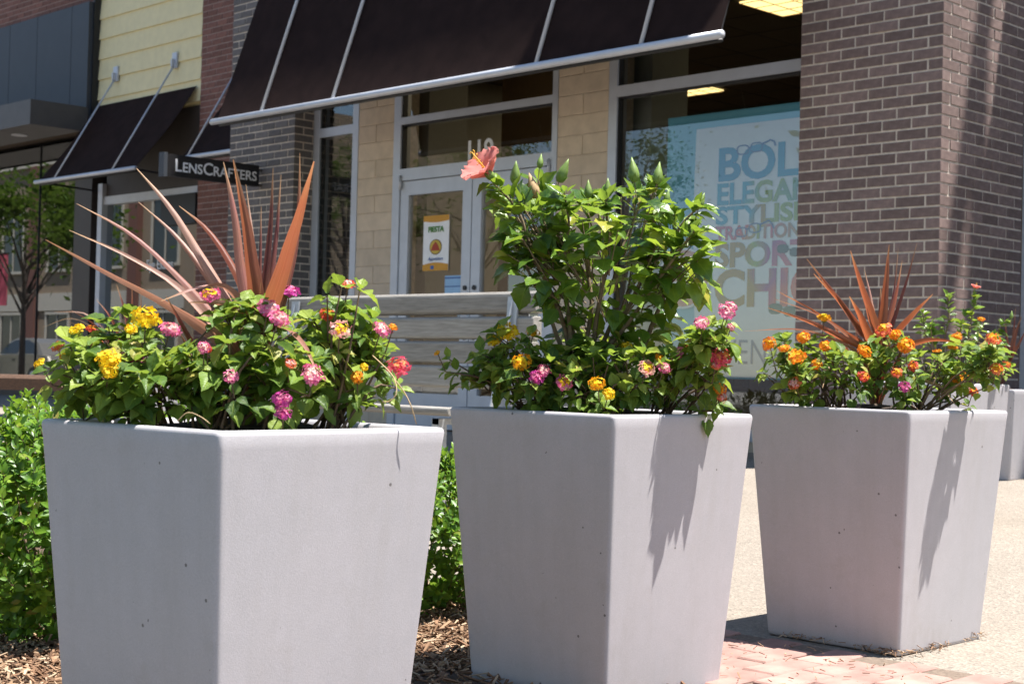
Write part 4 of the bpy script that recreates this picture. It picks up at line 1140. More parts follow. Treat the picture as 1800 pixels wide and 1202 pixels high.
# ---- cordylines: each blade its own mesh
def blade(t, pts3, width, mat, rr, name='leaf', flip=0.0):
    n = 18
    P = bez(pts3, n)          # base -> tip
    mb = MB(); rows = []
    prev = None
    for i, p in enumerate(P):
        s = i / (n - 1)
        tng = (P[min(i + 1, n - 1)] - P[max(i - 1, 0)]).normalized()
        # blade faces up / towards the crown axis
        side = tng.cross(Vector((0, 0, 1)))
        view = (CAMP - p).normalized()
        sv_ = tng.cross(view)
        if side.dot(sv_) < 0: sv_ = -sv_
        side = side + 1.1 * sv_
        side.normalize()
        if prev is not None and side.dot(prev) < 0: side = -side
        if prev is not None: side = (side + prev * 1.5).normalized()
        side = (side - tng * side.dot(tng)).normalized(); prev = side
        sd = (Matrix.Rotation(flip, 3, tng) @ side)
        nrm = sd.cross(tng).normalized()
        w = width / 2 * (.42 + .58 * math.sin(math.pi * min(1, s * 1.15 + .02) * .5) if s < .45 else 1.0)
        w *= max(.03, min(1.0, (1 - s) / .55)) ** .8
        row = []
        for q in (-1, -.5, 0, .5, 1):
            row.append(p + sd * w * (q + .05 * math.sin(31 * s + 5 * flip)) + nrm * (abs(q) * w * .62 + .10 * w * math.sin(13 * s + 9 * flip + q)))
        rows.append(row)
    mb.rings(rows, closed=False, cap=False)
    me = mb.mesh('leaf', True)
    lay = me.uv_layers.new(name='UVMap')
    for lp in me.loops:
        j, i = divmod(lp.vertex_index, 5); lay.data[lp.index].uv = (i / 4, j / (n - 1))
    return obj(name, me, mat, t)

def cordyline(label, depth, root, blades, seed, nrand=8, scale=1.0, cxy=None):
    rr = random.Random(seed)
    t = thing('cordyline', label, 'cordyline', root, 'cordylines in the planters')
    for pts, wpx, mt_, dd in blades:
        base = pts[-1]; tip = pts[0]
        n = len(pts)
        pts3 = []
        for k, (px, py) in enumerate(reversed(pts)):
            pts3.append(at(px, py, depth + dd * (k / (n - 1)) ** 1.2))
        first = Vector(root) + (pts3[0] - Vector(root)) * .15
        blade(t, [first] + pts3, 1.04 * wpx * depth / FPX, M[mt_], rr, flip=rr.uniform(-.35, .35))
    # short young blades in the heart and old ones behind
    for k in range(nrand):
        a = rr.uniform(0, 6.28); el_ = R(rr.uniform(55, 85)); L = rr.uniform(.16, .30) * scale
        d = Vector((math.cos(a) * math.cos(el_), math.sin(a) * math.cos(el_), math.sin(el_)))
        r0 = Vector(root) + Vector((rr.uniform(-.015, .015), rr.uniform(-.015, .015), .03))
        blade(t, [r0, r0 + d * L * .55, r0 + d * L], .016 * scale, M[rr.choice(('cordyline', 'cordy_dark'))], rr, flip=rr.uniform(-1, 1))
    mb = MB(); r0 = Vector(root); mb.tube([r0 - Vector((0, 0, .05)), r0 + Vector((0, 0, .05))], [.022 * scale, .018 * scale], 10); mb.build('stem', M['stem_brown'], t, True)
    return t
B1 = [([(80, 421), (190, 478), (300, 535), (380, 590), (415, 640)], 26, 'cordy_pink', -.06), ([(135, 358), (230, 410), (320, 490), (395, 575), (420, 620)], 17, 'cordy_pink', .02),
      ([(122, 405), (225, 452), (310, 505), (380, 580), (420, 640)], 17, 'cordy_pink', -.02), ([(240, 296), (300, 365), (360, 460), (410, 550), (432, 600)], 22, 'cordy_pink', .05),
      ([(243, 355), (310, 415), (375, 500), (415, 570), (430, 610)], 16, 'cordy_pink', .08), ([(315, 362), (365, 402), (415, 475), (440, 540), (446, 600)], 20, 'cordyline', .10),
      ([(393, 285), (412, 370), (425, 470), (440, 560), (446, 600)], 24, 'cordy_pink', .02), ([(410, 281), (430, 380), (446, 490), (452, 570), (450, 610)], 32, 'cordyline', -.08),
      ([(432, 324), (444, 420), (452, 520), (452, 610)], 12, 'cordy_pink', .04), ([(480, 296), (475, 400), (465, 500), (456, 610)], 15, 'cordy_dark', -.02),
      ([(494, 307), (484, 420), (470, 520), (458, 610)], 16, 'cordy_dark', .06), ([(552, 284), (528, 372), (500, 465), (474, 550), (458, 615)], 30, 'cordyline', -.24),
      ([(527, 269), (524, 380), (505, 480), (478, 560), (460, 615)], 17, 'cordyline', .04), ([(459, 362), (457, 450), (454, 540), (452, 610)], 11, 'cordy_dark', .05),
      ([(332, 532), (385, 534), (430, 550), (448, 590)], 22, 'cordy_pink', -.14), ([(283, 529), (340, 510), (392, 505), (430, 545), (448, 600)], 17, 'cordy_pink', -.1),
      ([(557, 655), (535, 610), (500, 578), (470, 580), (455, 610)], 18, 'cordy_pink', -.20), ([(325, 707), (290, 690), (262, 668), (300, 640), (400, 630)], 9, 'dry', -.12), ([(535, 330), (520, 430), (495, 530), (462, 610)], 20, 'cordy_dark', .08),
      ([(310, 500), (360, 520), (410, 560), (440, 610)], 14, 'cordyline', .12), ([(470, 420), (468, 500), (458, 600)], 18, 'cordy_dark', .02)]
cordyline('big red cordyline with long pale pink blades arching left, in the nearest planter', D1, soil_pt(1, 0, 0), B1, 21)
B3 = [([(1418, 455), (1465, 515), (1505, 570), (1528, 612)], 12, 'cordyline', .02), ([(1430, 481), (1475, 532), (1512, 585), (1530, 615)], 17, 'cordyline', -.06), ([(1365, 511), (1430, 548), (1490, 590), (1525, 620)], 11, 'cordyline', .03),
      ([(1350, 541), (1420, 565), (1480, 595), (1522, 625)], 12, 'cordyline', -.06), ([(1308, 582), (1400, 580), (1460, 597), (1515, 632)], 9, 'cordy_pink', -.10), ([(1495, 441), (1512, 500), (1532, 560), (1542, 610)], 18, 'cordyline', -.05),
      ([(1519, 472), (1532, 530), (1542, 600)], 8, 'cordy_pink', .05), ([(1563, 430), (1558, 490), (1552, 560), (1546, 612)], 16, 'cordyline', -.02), ([(1579, 436), (1572, 510), (1558, 570), (1550, 612)], 6, 'cordy_dark', .06),
      ([(1612, 427), (1592, 500), (1568, 570), (1552, 615)], 8, 'cordy_dark', -.02), ([(1640, 517), (1610, 550), (1580, 585), (1556, 618)], 18, 'cordyline', -.08), ([(1695, 604), (1645, 598), (1600, 607), (1560, 625)], 13, 'cordyline', -.06),
      ([(1493, 521), (1512, 556), (1530, 600), (1538, 620)], 18, 'cordyline', -.10), ([(1446, 682), (1456, 650), (1478, 633), (1510, 635)], 8, 'dry', -.20), ([(1681, 714), (1655, 682), (1615, 668), (1570, 650)], 9, 'dry', -.16),
      ([(1586, 458), (1575, 520), (1560, 580), (1550, 615)], 10, 'cordyline', .08), ([(1548, 505), (1548, 560), (1547, 615)], 13, 'cordy_dark', .04), ([(1360, 525), (1440, 556), (1500, 600), (1528, 625)], 9, 'cordy_pink', -.02)]
cordyline('spiky orange-red cordyline fanned out in the right-hand planter', D3, soil_pt(3, -.02, .02), B3, 22, 7)
D4 = depth_of((P4[0], P4[1], .7)); r4 = Vector((P4[0], P4[1], P4[3] + .6))
B4 = [([(205, 500), (218, 545), (225, 590), (215, 640)], 9, 'cordy_dark', 0), ([(168, 525), (195, 560), (210, 600), (212, 640)], 7, 'cordyline', 0), ([(95, 548), (150, 552), (190, 590), (210, 640)], 5, 'cordy_pink', 0), ([(125, 545), (165, 570), (200, 610), (212, 640)], 6, 'cordyline', 0),
      ([(248, 512), (246, 560), (232, 610), (216, 640)], 6, 'cordyline', 0), ([(120, 565), (165, 585), (200, 615), (212, 640)], 5, 'cordy_pink', .0), ([(75, 575), (130, 560), (185, 595), (210, 640)], 4, 'dry', 0), ([(232, 500), (232, 560), (222, 630)], 7, 'cordyline', 0)]
cordyline('small dull red cordyline far behind the yellow lantana', D4, r4, B4, 23, 6, .9)
D6 = depth_of((P6[0], P6[1], .7)); r6 = Vector((P6[0], P6[1], P6[3] + .47))
B6 = [([(1796, 556), (1784, 590), (1776, 625)], 9, 'cordyline', 0), ([(1766, 560), (1770, 600), (1774, 630)], 7, 'cordy_dark', 0), ([(1806, 575), (1792, 605), (1778, 630)], 8, 'cordyline', 0), ([(1785, 540), (1781, 590), (1776, 630)], 6, 'cordy_dark', 0), ([(1760, 590), (1768, 612), (1774, 630)], 7, 'cordyline', 0)]
cordyline('small red cordyline at the right edge, in the far planter', D6, r6, B6, 24, 5, .8)

# ---- hibiscus
def bud_mesh(open_=0.0, tipc=True):
    mb = MB()
    prof = [(0.0, .22), (.12, .42), (.3, .5), (.55, .40), (.8, .18), (1.0, .03)]
    mb.rings([[(r_ * .46 * math.cos(2 * math.pi * k / 8), r_ * .46 * math.sin(2 * math.pi * k / 8), z_) for k in range(8)] for z_, r_ in prof])
    for k in range(5):     # sepals
        a = 2 * math.pi * k / 5; d = Vector((math.cos(a), math.sin(a), 0)); e_ = Vector((-d.y, d.x, 0))
        mb.poly([d * .10 - e_ * .10 + Vector((0, 0, .02)), d * .10 + e_ * .10 + Vector((0, 0, .02)), d * .34 + Vector((0, 0, .34 - .2 * open_))])
    return mb.mesh('bud', True)
BUD = bud_mesh(); BUD.materials.append(M['bud'])
WILT = bud_mesh(.4); WILT.materials.append(M['wilt'])
def place_axis(t, me, p, axis, s, name, rr, sx=1.0):
    z = Vector(axis).normalized(); x = z.orthogonal().normalized(); x = Matrix.Rotation(rr.uniform(0, 6.28), 3, z) @ x; y = z.cross(x)
    mw = Matrix((x, y, z)).transposed().to_4x4() @ Matrix.Diagonal((s * sx, s * sx, s, 1)); mw.translation = p
    return obj(name, me, None, t, mw)

def hibiscus(label, depth, root, stems_px, buds, lobes, nfill, seed, leaf_s=1.0, limit=260, flower=None):
    rr = random.Random(seed)
    t = thing('hibiscus', label, 'hibiscus', root, 'hibiscus shrubs in the planters')
    items = []; sm = MB(); tipm = MB()
    rootp = Vector(root)
    centre = at(lobes[0][0], lobes[0][1], depth)
    leaf_s *= .76
    def add_leaf(p, d, s, young=False, up=None):
        d = d.normalized()
        upv = up if up is not None else (Vector((0, 0, 1)) + .35 * rdir(rr) + .35 * (CAMP - p).normalized())
        pet = p + d * (.012 * s)
        vis = (p - centre).dot((CAMP - centre).normalized()) + .4 * (p.z - centre.z) + rr.uniform(0, .05) + (.1 if young else 0)
        items.append((rr.choice(HIBY if young else HIB), frame(d, upv, pet, (s * rr.uniform(.85, 1.1), s, s)), vis))
        sm.tube([p, pet], .0010, 4, False)
    for path, dd in stems_px:
        pts = [rootp + Vector((rr.uniform(-.025, .025), rr.uniform(-.025, .025), -.02))] + [at(px, py, depth + dd * k / (len(path) - 1)) for k, (px, py) in enumerate(path)]
        n = 20; P = bez(pts, n)
        sm.tube(P, [.0062 * (1 - .80 * i / n) + .0008 for i in range(n)], 7, False)
        for i in range(6, n - 1):
            s = i / n
            if s < .5 and rr.random() < .55: continue
            for q in range(2 if s > .6 else 1):
                tng = (P[i + 1] - P[i]).normalized()
                a = rr.uniform(0, 6.28) ; x = tng.orthogonal().normalized(); y = tng.cross(x)
                d = (x * math.cos(a) + y * math.sin(a)) + tng * rr.uniform(.3, .9) + Vector((0, 0, rr.uniform(-.35, .25)))
                add_leaf(P[i].lerp(P[i + 1], rr.random()), d, leaf_s * rr.uniform(.62, 1.1) * (1 if s < .8 else .8))
        tip = P[-1]; ta = (P[-1] - P[-3]).normalized()
        for k in range(9):
            a = k * 2.4; x = ta.orthogonal().normalized(); y = ta.cross(x); sp = R(rr.uniform(15, 70))
            add_leaf(tip - ta * rr.uniform(0, .045), (x * math.cos(a) + y * math.sin(a)) * math.sin(sp) + ta * math.cos(sp), leaf_s * rr.uniform(.7, 1.15), True)
    for k in range(nfill):
        px, py, rx, ry, dd = rr.choice(lobes)
        d = rdir(rr); q = rr.uniform(.4, 1) ** .6
        c = at(px, py, depth + dd); sc = depth / FPX
        p = c + C_RIGHT * d.dot(C_RIGHT) * rx * sc * q + C_UP * d.dot(C_UP) * ry * sc * q + C_FWD * d.dot(C_FWD) * min(rx * sc, .17) * q
        o_ = (p - c); o_.z *= .5
        add_leaf(p, o_.normalized() + .6 * rdir(rr) + Vector((0, 0, rr.uniform(-.35, .35))), leaf_s * rr.uniform(.6, 1.1), p.z > centre.z + .02 and rr.random() < .5)
        if k % 3 == 0:
            sm.tube([p, p.lerp(rootp + Vector((0, 0, .2)), .35) + .02 * rdir(rr)], [.0012, .002], 4, False)
    for (px, py, s, w_, ax_) in buds:
        p = at(px, py, depth - .02); axis = C_RIGHT * ax_[0] + C_UP * ax_[1] + .15 * rdir(rr)
        D = s * depth / FPX
        place_axis(t, WILT if w_ else BUD, p - axis.normalized() * D * .5, axis, D, 'bud', rr, 1.0)
        sm.tube([p - axis.normalized() * D * .5, p - axis.normalized() * (D * .5 + .03) - Vector((0, 0, .01))], .0012, 5, False)
    put_leaves(t, items, M['hibiscus'], limit)
    tag(sm.build('branches', M['stem_tan'], t, True), kind='stuff')
    return t
S2 = [([(1005, 640), (991, 570), (960, 495), (934, 442), (914, 378), (890, 345), (868, 324)], -.08), ([(1022, 640), (998, 540), (987, 450), (962, 365), (947, 320)], .05), ([(1044, 620), (1057, 512), (1075, 442), (1067, 384), (1066, 350)], -.10),
      ([(1060, 640), (1119, 512), (1150, 420), (1145, 355), (1156, 322)], .0), ([(1137, 596), (1168, 517), (1181, 442), (1196, 398), (1230, 362)], -.05), ([(1050, 650), (1110, 560), (1180, 460), (1222, 405)], -.12), ([(1050, 640), (1085, 540), (1082, 468), (1113, 390), (1114, 335)], .10),
      ([(1000, 640), (960, 540), (920, 460), (900, 420)], -.05), ([(1010, 650), (1000, 560), (985, 470), (1000, 400), (992, 340)], -.10), ([(1030, 640), (1040, 540), (1030, 450), (1035, 375), (1033, 345)], .05)]
hb = hibiscus('tall hibiscus bush with glossy leaves and one coral pink flower', D2, soil_pt(2, .01, .01), S2,
         [(906, 303, 40, 0, (0, 1)), (936, 326, 46, 1, (-.15, 1)), (950, 283, 26, 0, (.1, 1)), (991, 300, 44, 0, (.35, 1)), (1034, 332, 32, 0, (.1, 1)), (1113, 298, 44, 0, (0, 1)), (1068, 330, 34, 0, (.1, 1)), (1157, 304, 40, 0, (.1, 1)), (1173, 345, 26, 0, (.2, 1)), (1233, 353, 30, 0, (.5, 1)), (951, 412, 34, 0, (0, 1))],
         [(1065, 440, 150, 80, 0), (955, 455, 65, 75, -.06), (1060, 500, 140, 70, 0), (1190, 450, 50, 75, -.04), (1070, 390, 130, 50, 0), (930, 390, 45, 45, -.04), (1080, 580, 110, 45, .06)], 480, 31, 1.0, 290)
# the open flower: five ruffled petals round a stamen column, facing up-left
def hib_flower(t, c, axis, size, roll, rr):
    z = axis.normalized(); x = (C_UP - z * C_UP.dot(z)).normalized(); x = Matrix.Rotation(roll, 3, z) @ x; y = z.cross(x)
    for k in range(5):
        a = 2 * math.pi * k / 5
        rad = x * math.cos(a) + y * math.sin(a); tan = z.cross(rad)
        mb = MB(); rows = []; nj, ni = 9, 8
        for j in range(nj + 1):
            s = j / nj
            w = size * (.08 + .50 * math.sin(math.pi * min(1, s * .78 + .02)) ** .9)
            if s > .85: w *= 1 - (s - .85) * 1.6
            flare = R(16 + 40 * s ** .8)
            row = []
            for i in range(ni + 1):
                q = -1 + 2 * i / ni
                ruff = .075 * size * s * s * math.sin(q * 9 + k * 1.7 + s * 6) + .05 * size * s * q * q
                p = c + rad * (size * s * math.sin(flare) * (1 - .12 * q * q * s)) + z * (size * s * math.cos(flare) + ruff) + tan * w * q
                row.append(p)
            rows.append(row)
        mb.rings(rows, closed=False, cap=False)
        mb.build('petal', M['hib_petal'], t, True)
    mb = MB(); e_ = c + z * size * 1.0 + C_UP * size * .05
    mb.tube([c, c.lerp(e_, .5), e_], [size * .05, size * .035, size * .02], 8)
    for k in range(26):
        p = c.lerp(e_, rr.uniform(.45, 1.0)) + rdir(rr) * size * rr.uniform(.08, .14); mb.ball(p, size * .028, 5, 3)
    mb.build('stamen_column', M['stamen'], t, True)
    mb = MB(); mb.tube([c - z * size * .30, c - z * size * .12, c + z * size * .06, c + z * size * .22], [size * .05, size * .15, size * .17, size * .12], 10); mb.build('calyx', M['bud'], t, True)
    return c - z * size * .3
fl = hib_flower(hb, at(860, 307, D2 - .09), -C_RIGHT * .55 + C_UP * .62 - C_FWD * .38, .066, R(25), random.Random(3))
S5 = [([(1655, 660), (1660, 600), (1668, 560), (1666, 520)], 0), ([(1690, 660), (1700, 600), (1708, 560), (1714, 520)], 0), ([(1650, 660), (1640, 610), (1636, 570)], -.05), ([(1700, 650), (1735, 600), (1770, 562)], 0), ([(1680, 650), (1685, 600), (1690, 570)], -.08), ([(1720, 660), (1740, 620), (1750, 590)], -.05), ([(1655, 650), (1630, 600), (1622, 550)], 0)]
D5 = depth_of((P5[0], P5[1], .8))
hb5 = hibiscus('small light green hibiscus with pink buds in the pale far planter', D5, Vector((P5[0], P5[1], P5[3] + .60)), S5, [(1778, 553, 14, 0, (0, 1))], [(1685, 590, 60, 40, 0), (1720, 620, 50, 35, 0)], 60, 32, .75, 150)
hib_flower(hb5, at(1714, 508, D5), C_UP + .3 * C_RIGHT, .026, 0, random.Random(5))
lantana('coral and orange lantana in the pale far planter', D5, Vector((P5[0] + .02, P5[1] - .05, P5[3] + .60)), [(1700, 645, 55, 28, 0), (1750, 640, 35, 30, 0), (1650, 645, 40, 25, 0)],
        [(1683, 590, 17, 'orange', -.1), (1660, 640, 14, 'pink', -.1), (1770, 640, 16, 'coral', -.1), (1725, 560, 14, 'orange', 0)], 30, 19, limit=80, leaf_s=.9)

# ------------------------------------------------------------------ clipped hedge: single bushes in a row behind the planters
def shrub(label, c, rx, ry, h, seed, nclus, limit, group='green hedge bushes', lsc=1.0):
    rr = random.Random(seed); cx, cy_ = c; z0 = gz(cy_)
    t = thing('hedge_bush', label, 'bush', (cx, cy_, z0), group)
    items = []; sm = MB()
    cc = Vector((cx, cy_, z0 + h * .52))
    for k in range(nclus):
        d = rdir(rr); q = rr.uniform(.5, 1.0) ** .45 * (1 + .10 * math.sin(5 * d.x + seed) * math.cos(4 * d.y))
        p = cc + Vector((d.x * rx * q, d.y * ry * q, d.z * h * .48 * q))
        if p.z < z0 + .03: p.z = z0 + .03 + rr.uniform(0, .06)
        axis = (Vector((d.x, d.y, d.z * .6 + .75)) + .35 * rdir(rr)).normalized()
        L = rr.uniform(.035, .075)
        sm.tube([p - axis * L, p], [.0016, .0008], 4, False)
        x = axis.orthogonal().normalized(); y = axis.cross(x)
        nl = rr.choice((7, 9, 10))
        for i in range(nl):
            a = i * 2.399 + rr.uniform(-.3, .3); f = i / nl
            sp = R(75 - 50 * f + rr.uniform(-10, 10))
            dd = (x * math.cos(a) + y * math.sin(a)) * math.sin(sp) + axis * math.cos(sp)
            pos = p - axis * L * (1 - f)
            s = lsc * rr.uniform(.75, 1.25) * (1 - .25 * f)
            vis = (pos - cc).dot((CAMP - cc).normalized()) + .6 * (pos.z - cc.z) + rr.uniform(0, .03)
            items.append((rr.choice(HEDGE), frame(dd, axis + .3 * rdir(rr), pos, s), vis))
    put_leaves(t, items, M['hedge'], limit)
    for k in range(9):
        a = rr.uniform(0, 6.28); q = rr.uniform(.2, .7)
        e_ = cc + Vector((math.cos(a) * rx * q, math.sin(a) * ry * q, rr.uniform(-.1, .25) * h))
        b0 = Vector((cx + rr.uniform(-.04, .04), cy_ + rr.uniform(-.04, .04), z0 - .01))
        sm.tube(bez([b0, b0.lerp(e_, .5) + Vector((0, 0, -.02)), e_], 6), [.007, .006, .005, .004, .003, .002], 5, False)
    tag(sm.build('branches', M['stem_brown'], t, True), kind='stuff')
    return t
shrub('bright green hedge bush at the left edge, beside the nearest planter', (-3.74, 1.98), .36, .38, .63, 51, 900, 290, lsc=1.2)
shrub('green hedge bush in the gap between the nearest and middle planters', (-3.42, 3.02), .33, .32, .50, 52, 800, 290, lsc=1.05)
shrub('hedge bush whose leaf tips show above the rim of the nearest planter', (-4.05, 2.55), .36, .36, .64, 53, 550, 120)
shrub('hedge bush at the far left edge, behind the first bush', (-4.55, 2.38), .42, .40, .64, 54, 650, 160, lsc=1.1)
shrub('hedge bush hidden low behind the middle planter', (-4.3, 3.30), .40, .36, .56, 55, 450, 60)
shrub('low dark bush under the shop window, added in place of the mirrored hedge', (-6.45, 7.85), .60, .25, .46, 56, 200, 60, lsc=1.2)  # added bush gives the green of the hedge reflected in the window

# ------------------------------------------------------------------ slatted bench (faces the camera) and brown bench at the far left
YB = 5.30; bz = gz(5.2)
bn = thing('bench', 'grey timber slatted bench with steel end bracket behind the planters', 'bench', (-6.4, YB - .2, bz))
bx0, bx1 = -7.38, -5.24
def slat(nm, x0, x1, y0, y1, z0, z1, mat, par, ch=.003, rd=.016):
    def P(x, d):
        out = []
        for qy, qz, a0 in ((y1 - rd, z0 + rd, -90), (y1 - rd, z1 - rd, 0), (y0 + rd, z1 - rd, 90), (y0 + rd, z0 + rd, 180)):
            out += [(x, qy + (rd - d) * math.cos(R(a0 + 30 * k)), qz + (rd - d) * math.sin(R(a0 + 30 * k))) for k in range(4)]
        return out
    mb = MB()
    mb.rings([P(x0, ch), P(x0 + ch, 0), P(x1 - ch, 0), P(x1, ch)]); return mb.build(nm, mat, par)
for k in range(4):
    zt = 1.102 - k * .1245; off = .012 * k
    slat('back_slat', bx0, bx1 + (-.0 if k == 0 else .0), YB - .0 - off, YB + .062 - off, zt - .112, zt, M['wood'], bn, .003, .026 if k == 0 else .016)
for k in range(5):
    yy = YB - .075 - k * .098
    slat('seat_slat', bx0, bx1, yy - .088, yy, .478 + .004 * k, .518 + .004 * k, M['wood'], bn)
for x in (-7.2, -5.42):
    mb = MB(); w = .07
    mb.prism([(x, YB - .050, .50), (x, YB - .012, 1.075), (x, YB - .004, 1.075), (x, YB - .02, .50)], (w, 0, 0))
    mb.prism([(x + w * .45, YB - .05, .50), (x + w * .45, YB - .16, .50), (x + w * .45, YB - .02, 1.06)], (.008, 0, 0))
    mb.prism([(x, YB + .062, .44), (x, YB + .07, .44), (x, YB + .075, 1.06), (x, YB + .067, 1.06)], (w, 0, 0))
    mb.build('back_bracket', M['galv'], bn)
    for yy in (YB - .50, YB - .03):
        MB().box(x + .01, x + .06, yy, yy + .05, bz - .01, .478).build('leg', M['galv'], bn)
    MB().box(x + .012, x + .058, YB - .5, YB, .45, .478).build('seat_bearer', M['galv'], bn)

wb = thing('bench', 'brown wooden backless bench with dark cast legs at the left edge', 'bench', (-11.3, 5.8, .1))
A, Bp = Vector((-12.3, 5.05, .52)), Vector((-10.7, 6.25, .52))
u_ = (Bp - A).normalized(); v_ = Vector((-u_.y, u_.x, 0))
for k in range(3):
    c0 = v_ * (.15 * (k - 1))
    mb = MB(); pts = [A + c0 + Vector((0, 0, .0)), A.lerp(Bp, .5) + c0 + v_ * .03, Bp + c0]
    rr_ = []
    for p in bez(pts, 9):
        rr_.append([p + v_ * a + Vector((0, 0, b_)) for a, b_ in ((-.07, -.06), (.07, -.06), (.07, .03), (.05, .055), (-.05, .055), (-.07, .03))])
    mb.rings(rr_); mb.build('seat_beam', M['wood_brown'], wb)
for s in (.28, .8):
    p = A.lerp(Bp, s)
    mb = MB(); g0 = gz(p.y)
    mb.tube([Vector((p.x, p.y, .47)) - v_ * .17, Vector((p.x, p.y, .40)) - v_ * .10, Vector((p.x, p.y, g0 + .02)) - v_ * .06], [.03, .035, .03], 8)
    mb.tube([Vector((p.x, p.y, .47)) + v_ * .17, Vector((p.x, p.y, .40)) + v_ * .10, Vector((p.x, p.y, g0 + .02)) + v_ * .06], [.03, .035, .03], 8)
    mb.build('leg', M['black'], wb, True)

# ------------------------------------------------------------------ across the street: what the glass reflects, and added trees that dim the sky
def tree(label, x, y, h, r, seed, n=2200, zc=.68, lf=.11):
    rr = random.Random(seed); z0 = gz(y) if y > .8 else -.17
    t = thing('street_tree', label, 'tree', (x, y, z0), 'street trees seen in the glass')
    mb = MB(); top = Vector((x + rr.uniform(-.2, .2), y, z0 + h * .75))
    mb.tube(bez([(x, y, z0), (x + rr.uniform(-.08, .08), y, z0 + h * .35), top], 7), [.09, .08, .07, .06, .05, .035, .02], 8)
    cc = Vector((x, y, z0 + h * zc)); cl = []
    for k in range(16):
        d = rdir(rr); d.z = abs(d.z) * .8 - .15
        e_ = cc + Vector((d.x * r * .8, d.y * r * .8, d.z * h * .33)); cl.append(e_)
        s = Vector((x, y, z0 + h * rr.uniform(.3, .6)))
        mb.tube(bez([s, s.lerp(e_, .5) + Vector((0, 0, .1)), e_], 5), [.035, .028, .02, .012, .006], 5, False)
    mb.build('trunk', M['bark'], t, True)
    mb = MB()
    for k in range(n):
        c0 = rr.choice(cl); p = c0 + rdir(rr) * abs(rr.gauss(0, .30)) * r
        a = rdir(rr); b_ = a.orthogonal().normalized(); s = lf * rr.uniform(.6, 1.3)
        mb.poly([p - a * s * .5, p + b_ * s * .28, p + a * s * .6, p - b_ * s * .28])
    me = mb.mesh('crown', False); me.uv_layers.new(name='UVMap')
    o = obj('crown', me, M['treeleaf'], t); o['kind'] = 'stuff'
    return t
tree('leafy street tree mirrored in the tinted glass at far left', -35.3, 1.4, 5.6, 2.1, 61, 7000, .66, .17)
tree('street tree mirrored in the left shop glass above the hedge', -41.2, 2.0, 5.6, 2.0, 62, 5000, .66, .17)
for k, (x, y, h, r) in enumerate(((-21.4, -7.4, 6.6, 1.7), (-25.4, -6.8, 7.0, 2.2), (-29.6, -6.6, 6.8, 2.1), (-33.5, -7.0, 7.2, 2.3))):
    tree(('street tree mirrored in the big shop window, left of the poster', 'street tree mirrored in the right-hand door glass', 'street tree mirrored in the left-hand door glass', 'street tree mirrored in the narrow window beside the grey pillar')[k], x, y, h, r, 70 + k, (2600, 4200, 5200, 5200)[k], .66, .085)

for k, (x, y, h, r, lab) in enumerate(((-1.2, -3.6, 8.2, 2.9, 'unseen tree behind the camera, added to dim the sky, nearest the planters'), (-6.2, -3.9, 8.6, 3.0, 'unseen tree added to dim the sky, second from the camera'), (-11.2, -4.4, 8.0, 2.8, 'unseen tree added to dim the sky, third from the camera'), (4.2, -4.2, 8.4, 2.9, 'unseen tree behind the camera, added to dim the sky, on the right'))):
    tree(lab, x, y, h, r, 80 + k, 5200, .56, .20)  # unseen trees, added to block sky light from the planters' left faces
# beige building opposite
M['beige'] = plain('beige_stucco', (.27, .20, .135), .85, .08, 6, bmp=.3, bscale=80)
M['cream'] = plain('cream_band', (.50, .45, .37), .8, .04)
M['dimglass'] = plain('dark_window_glass', (.03, .035, .04), .1, .05)
ob = thing('building', 'beige two-storey building mirrored in the tinted glass', 'building', (-75, -19, -.1))
MB().box(-125, -50, -32, -19, -.1, 11).build('wall', M['beige'], ob)
MB().box(-125.2, -49.9, -19.25, -18.9, 3.1, 4.0).build('string_course', M['cream'], ob)
MB().box(-125.2, -49.9, -19.3, -18.8, 10.6, 11.2).build('cornice', M['cream'], ob)
for k in range(14):
    x = -123 + 5 * k
    for z0, z1 in ((5.2, 8.4), (.9, 2.9)):
        w = MB().box(x, x + 2.2, -19.0, -18.97, z0, z1).build('window', M['dimglass'], ob)
        mb = MB(); mb.box(x - .12, x, -19, -18.9, z0, z1); mb.box(x + 2.2, x + 2.32, -19, -18.9, z0, z1); mb.box(x - .12, x + 2.32, -19, -18.88, z1, z1 + .14); mb.box(x - .12, x + 2.32, -19, -18.85, z0 - .14, z0); mb.box(x + 1.06, x + 1.14, -18.97, -18.93, z0, z1)
        mb.build('window_frame', M['cream'], w)
    MB().box(x + 3.2, x + 4.0, -19.0, -18.7, -.1, 10.6).build('pilaster', M['brick_red'] if k % 2 else M['beige'], ob)
# low planting and wall along the far kerb
shrub('dark bush mirrored in the tinted glass above the car', (-44.0, .2), 1.3, 1.0, 1.9, 57, 260, 10, lsc=3.5)
# banner pole
bp = thing('banner_pole', 'dark pole with two pink banners mirrored in the tinted glass', 'pole', (-37.2, 1.2, -.03))
MB().tube([(-37.2, 1.2, -.03), (-37.2, 1.2, 4.6)], [.09, .06], 10).build('pole', M['black'], bp, True)
M['banner'] = plain('pink_banner', (.55, .09, .14), .7, .1, 8)
for sx_ in (-1, 1):
    MB().box(-37.2 + .1 * sx_ - (.5 if sx_ < 0 else 0), -37.2 + .1 * sx_ + (.5 if sx_ > 0 else 0), 1.19, 1.21, 2.0, 3.3).build('banner', M['banner'], bp)
    MB().tube([(-37.2, 1.2, 3.32), (-37.2 + .65 * sx_, 1.2, 3.32)], .02, 6).build('arm', M['black'], bp)

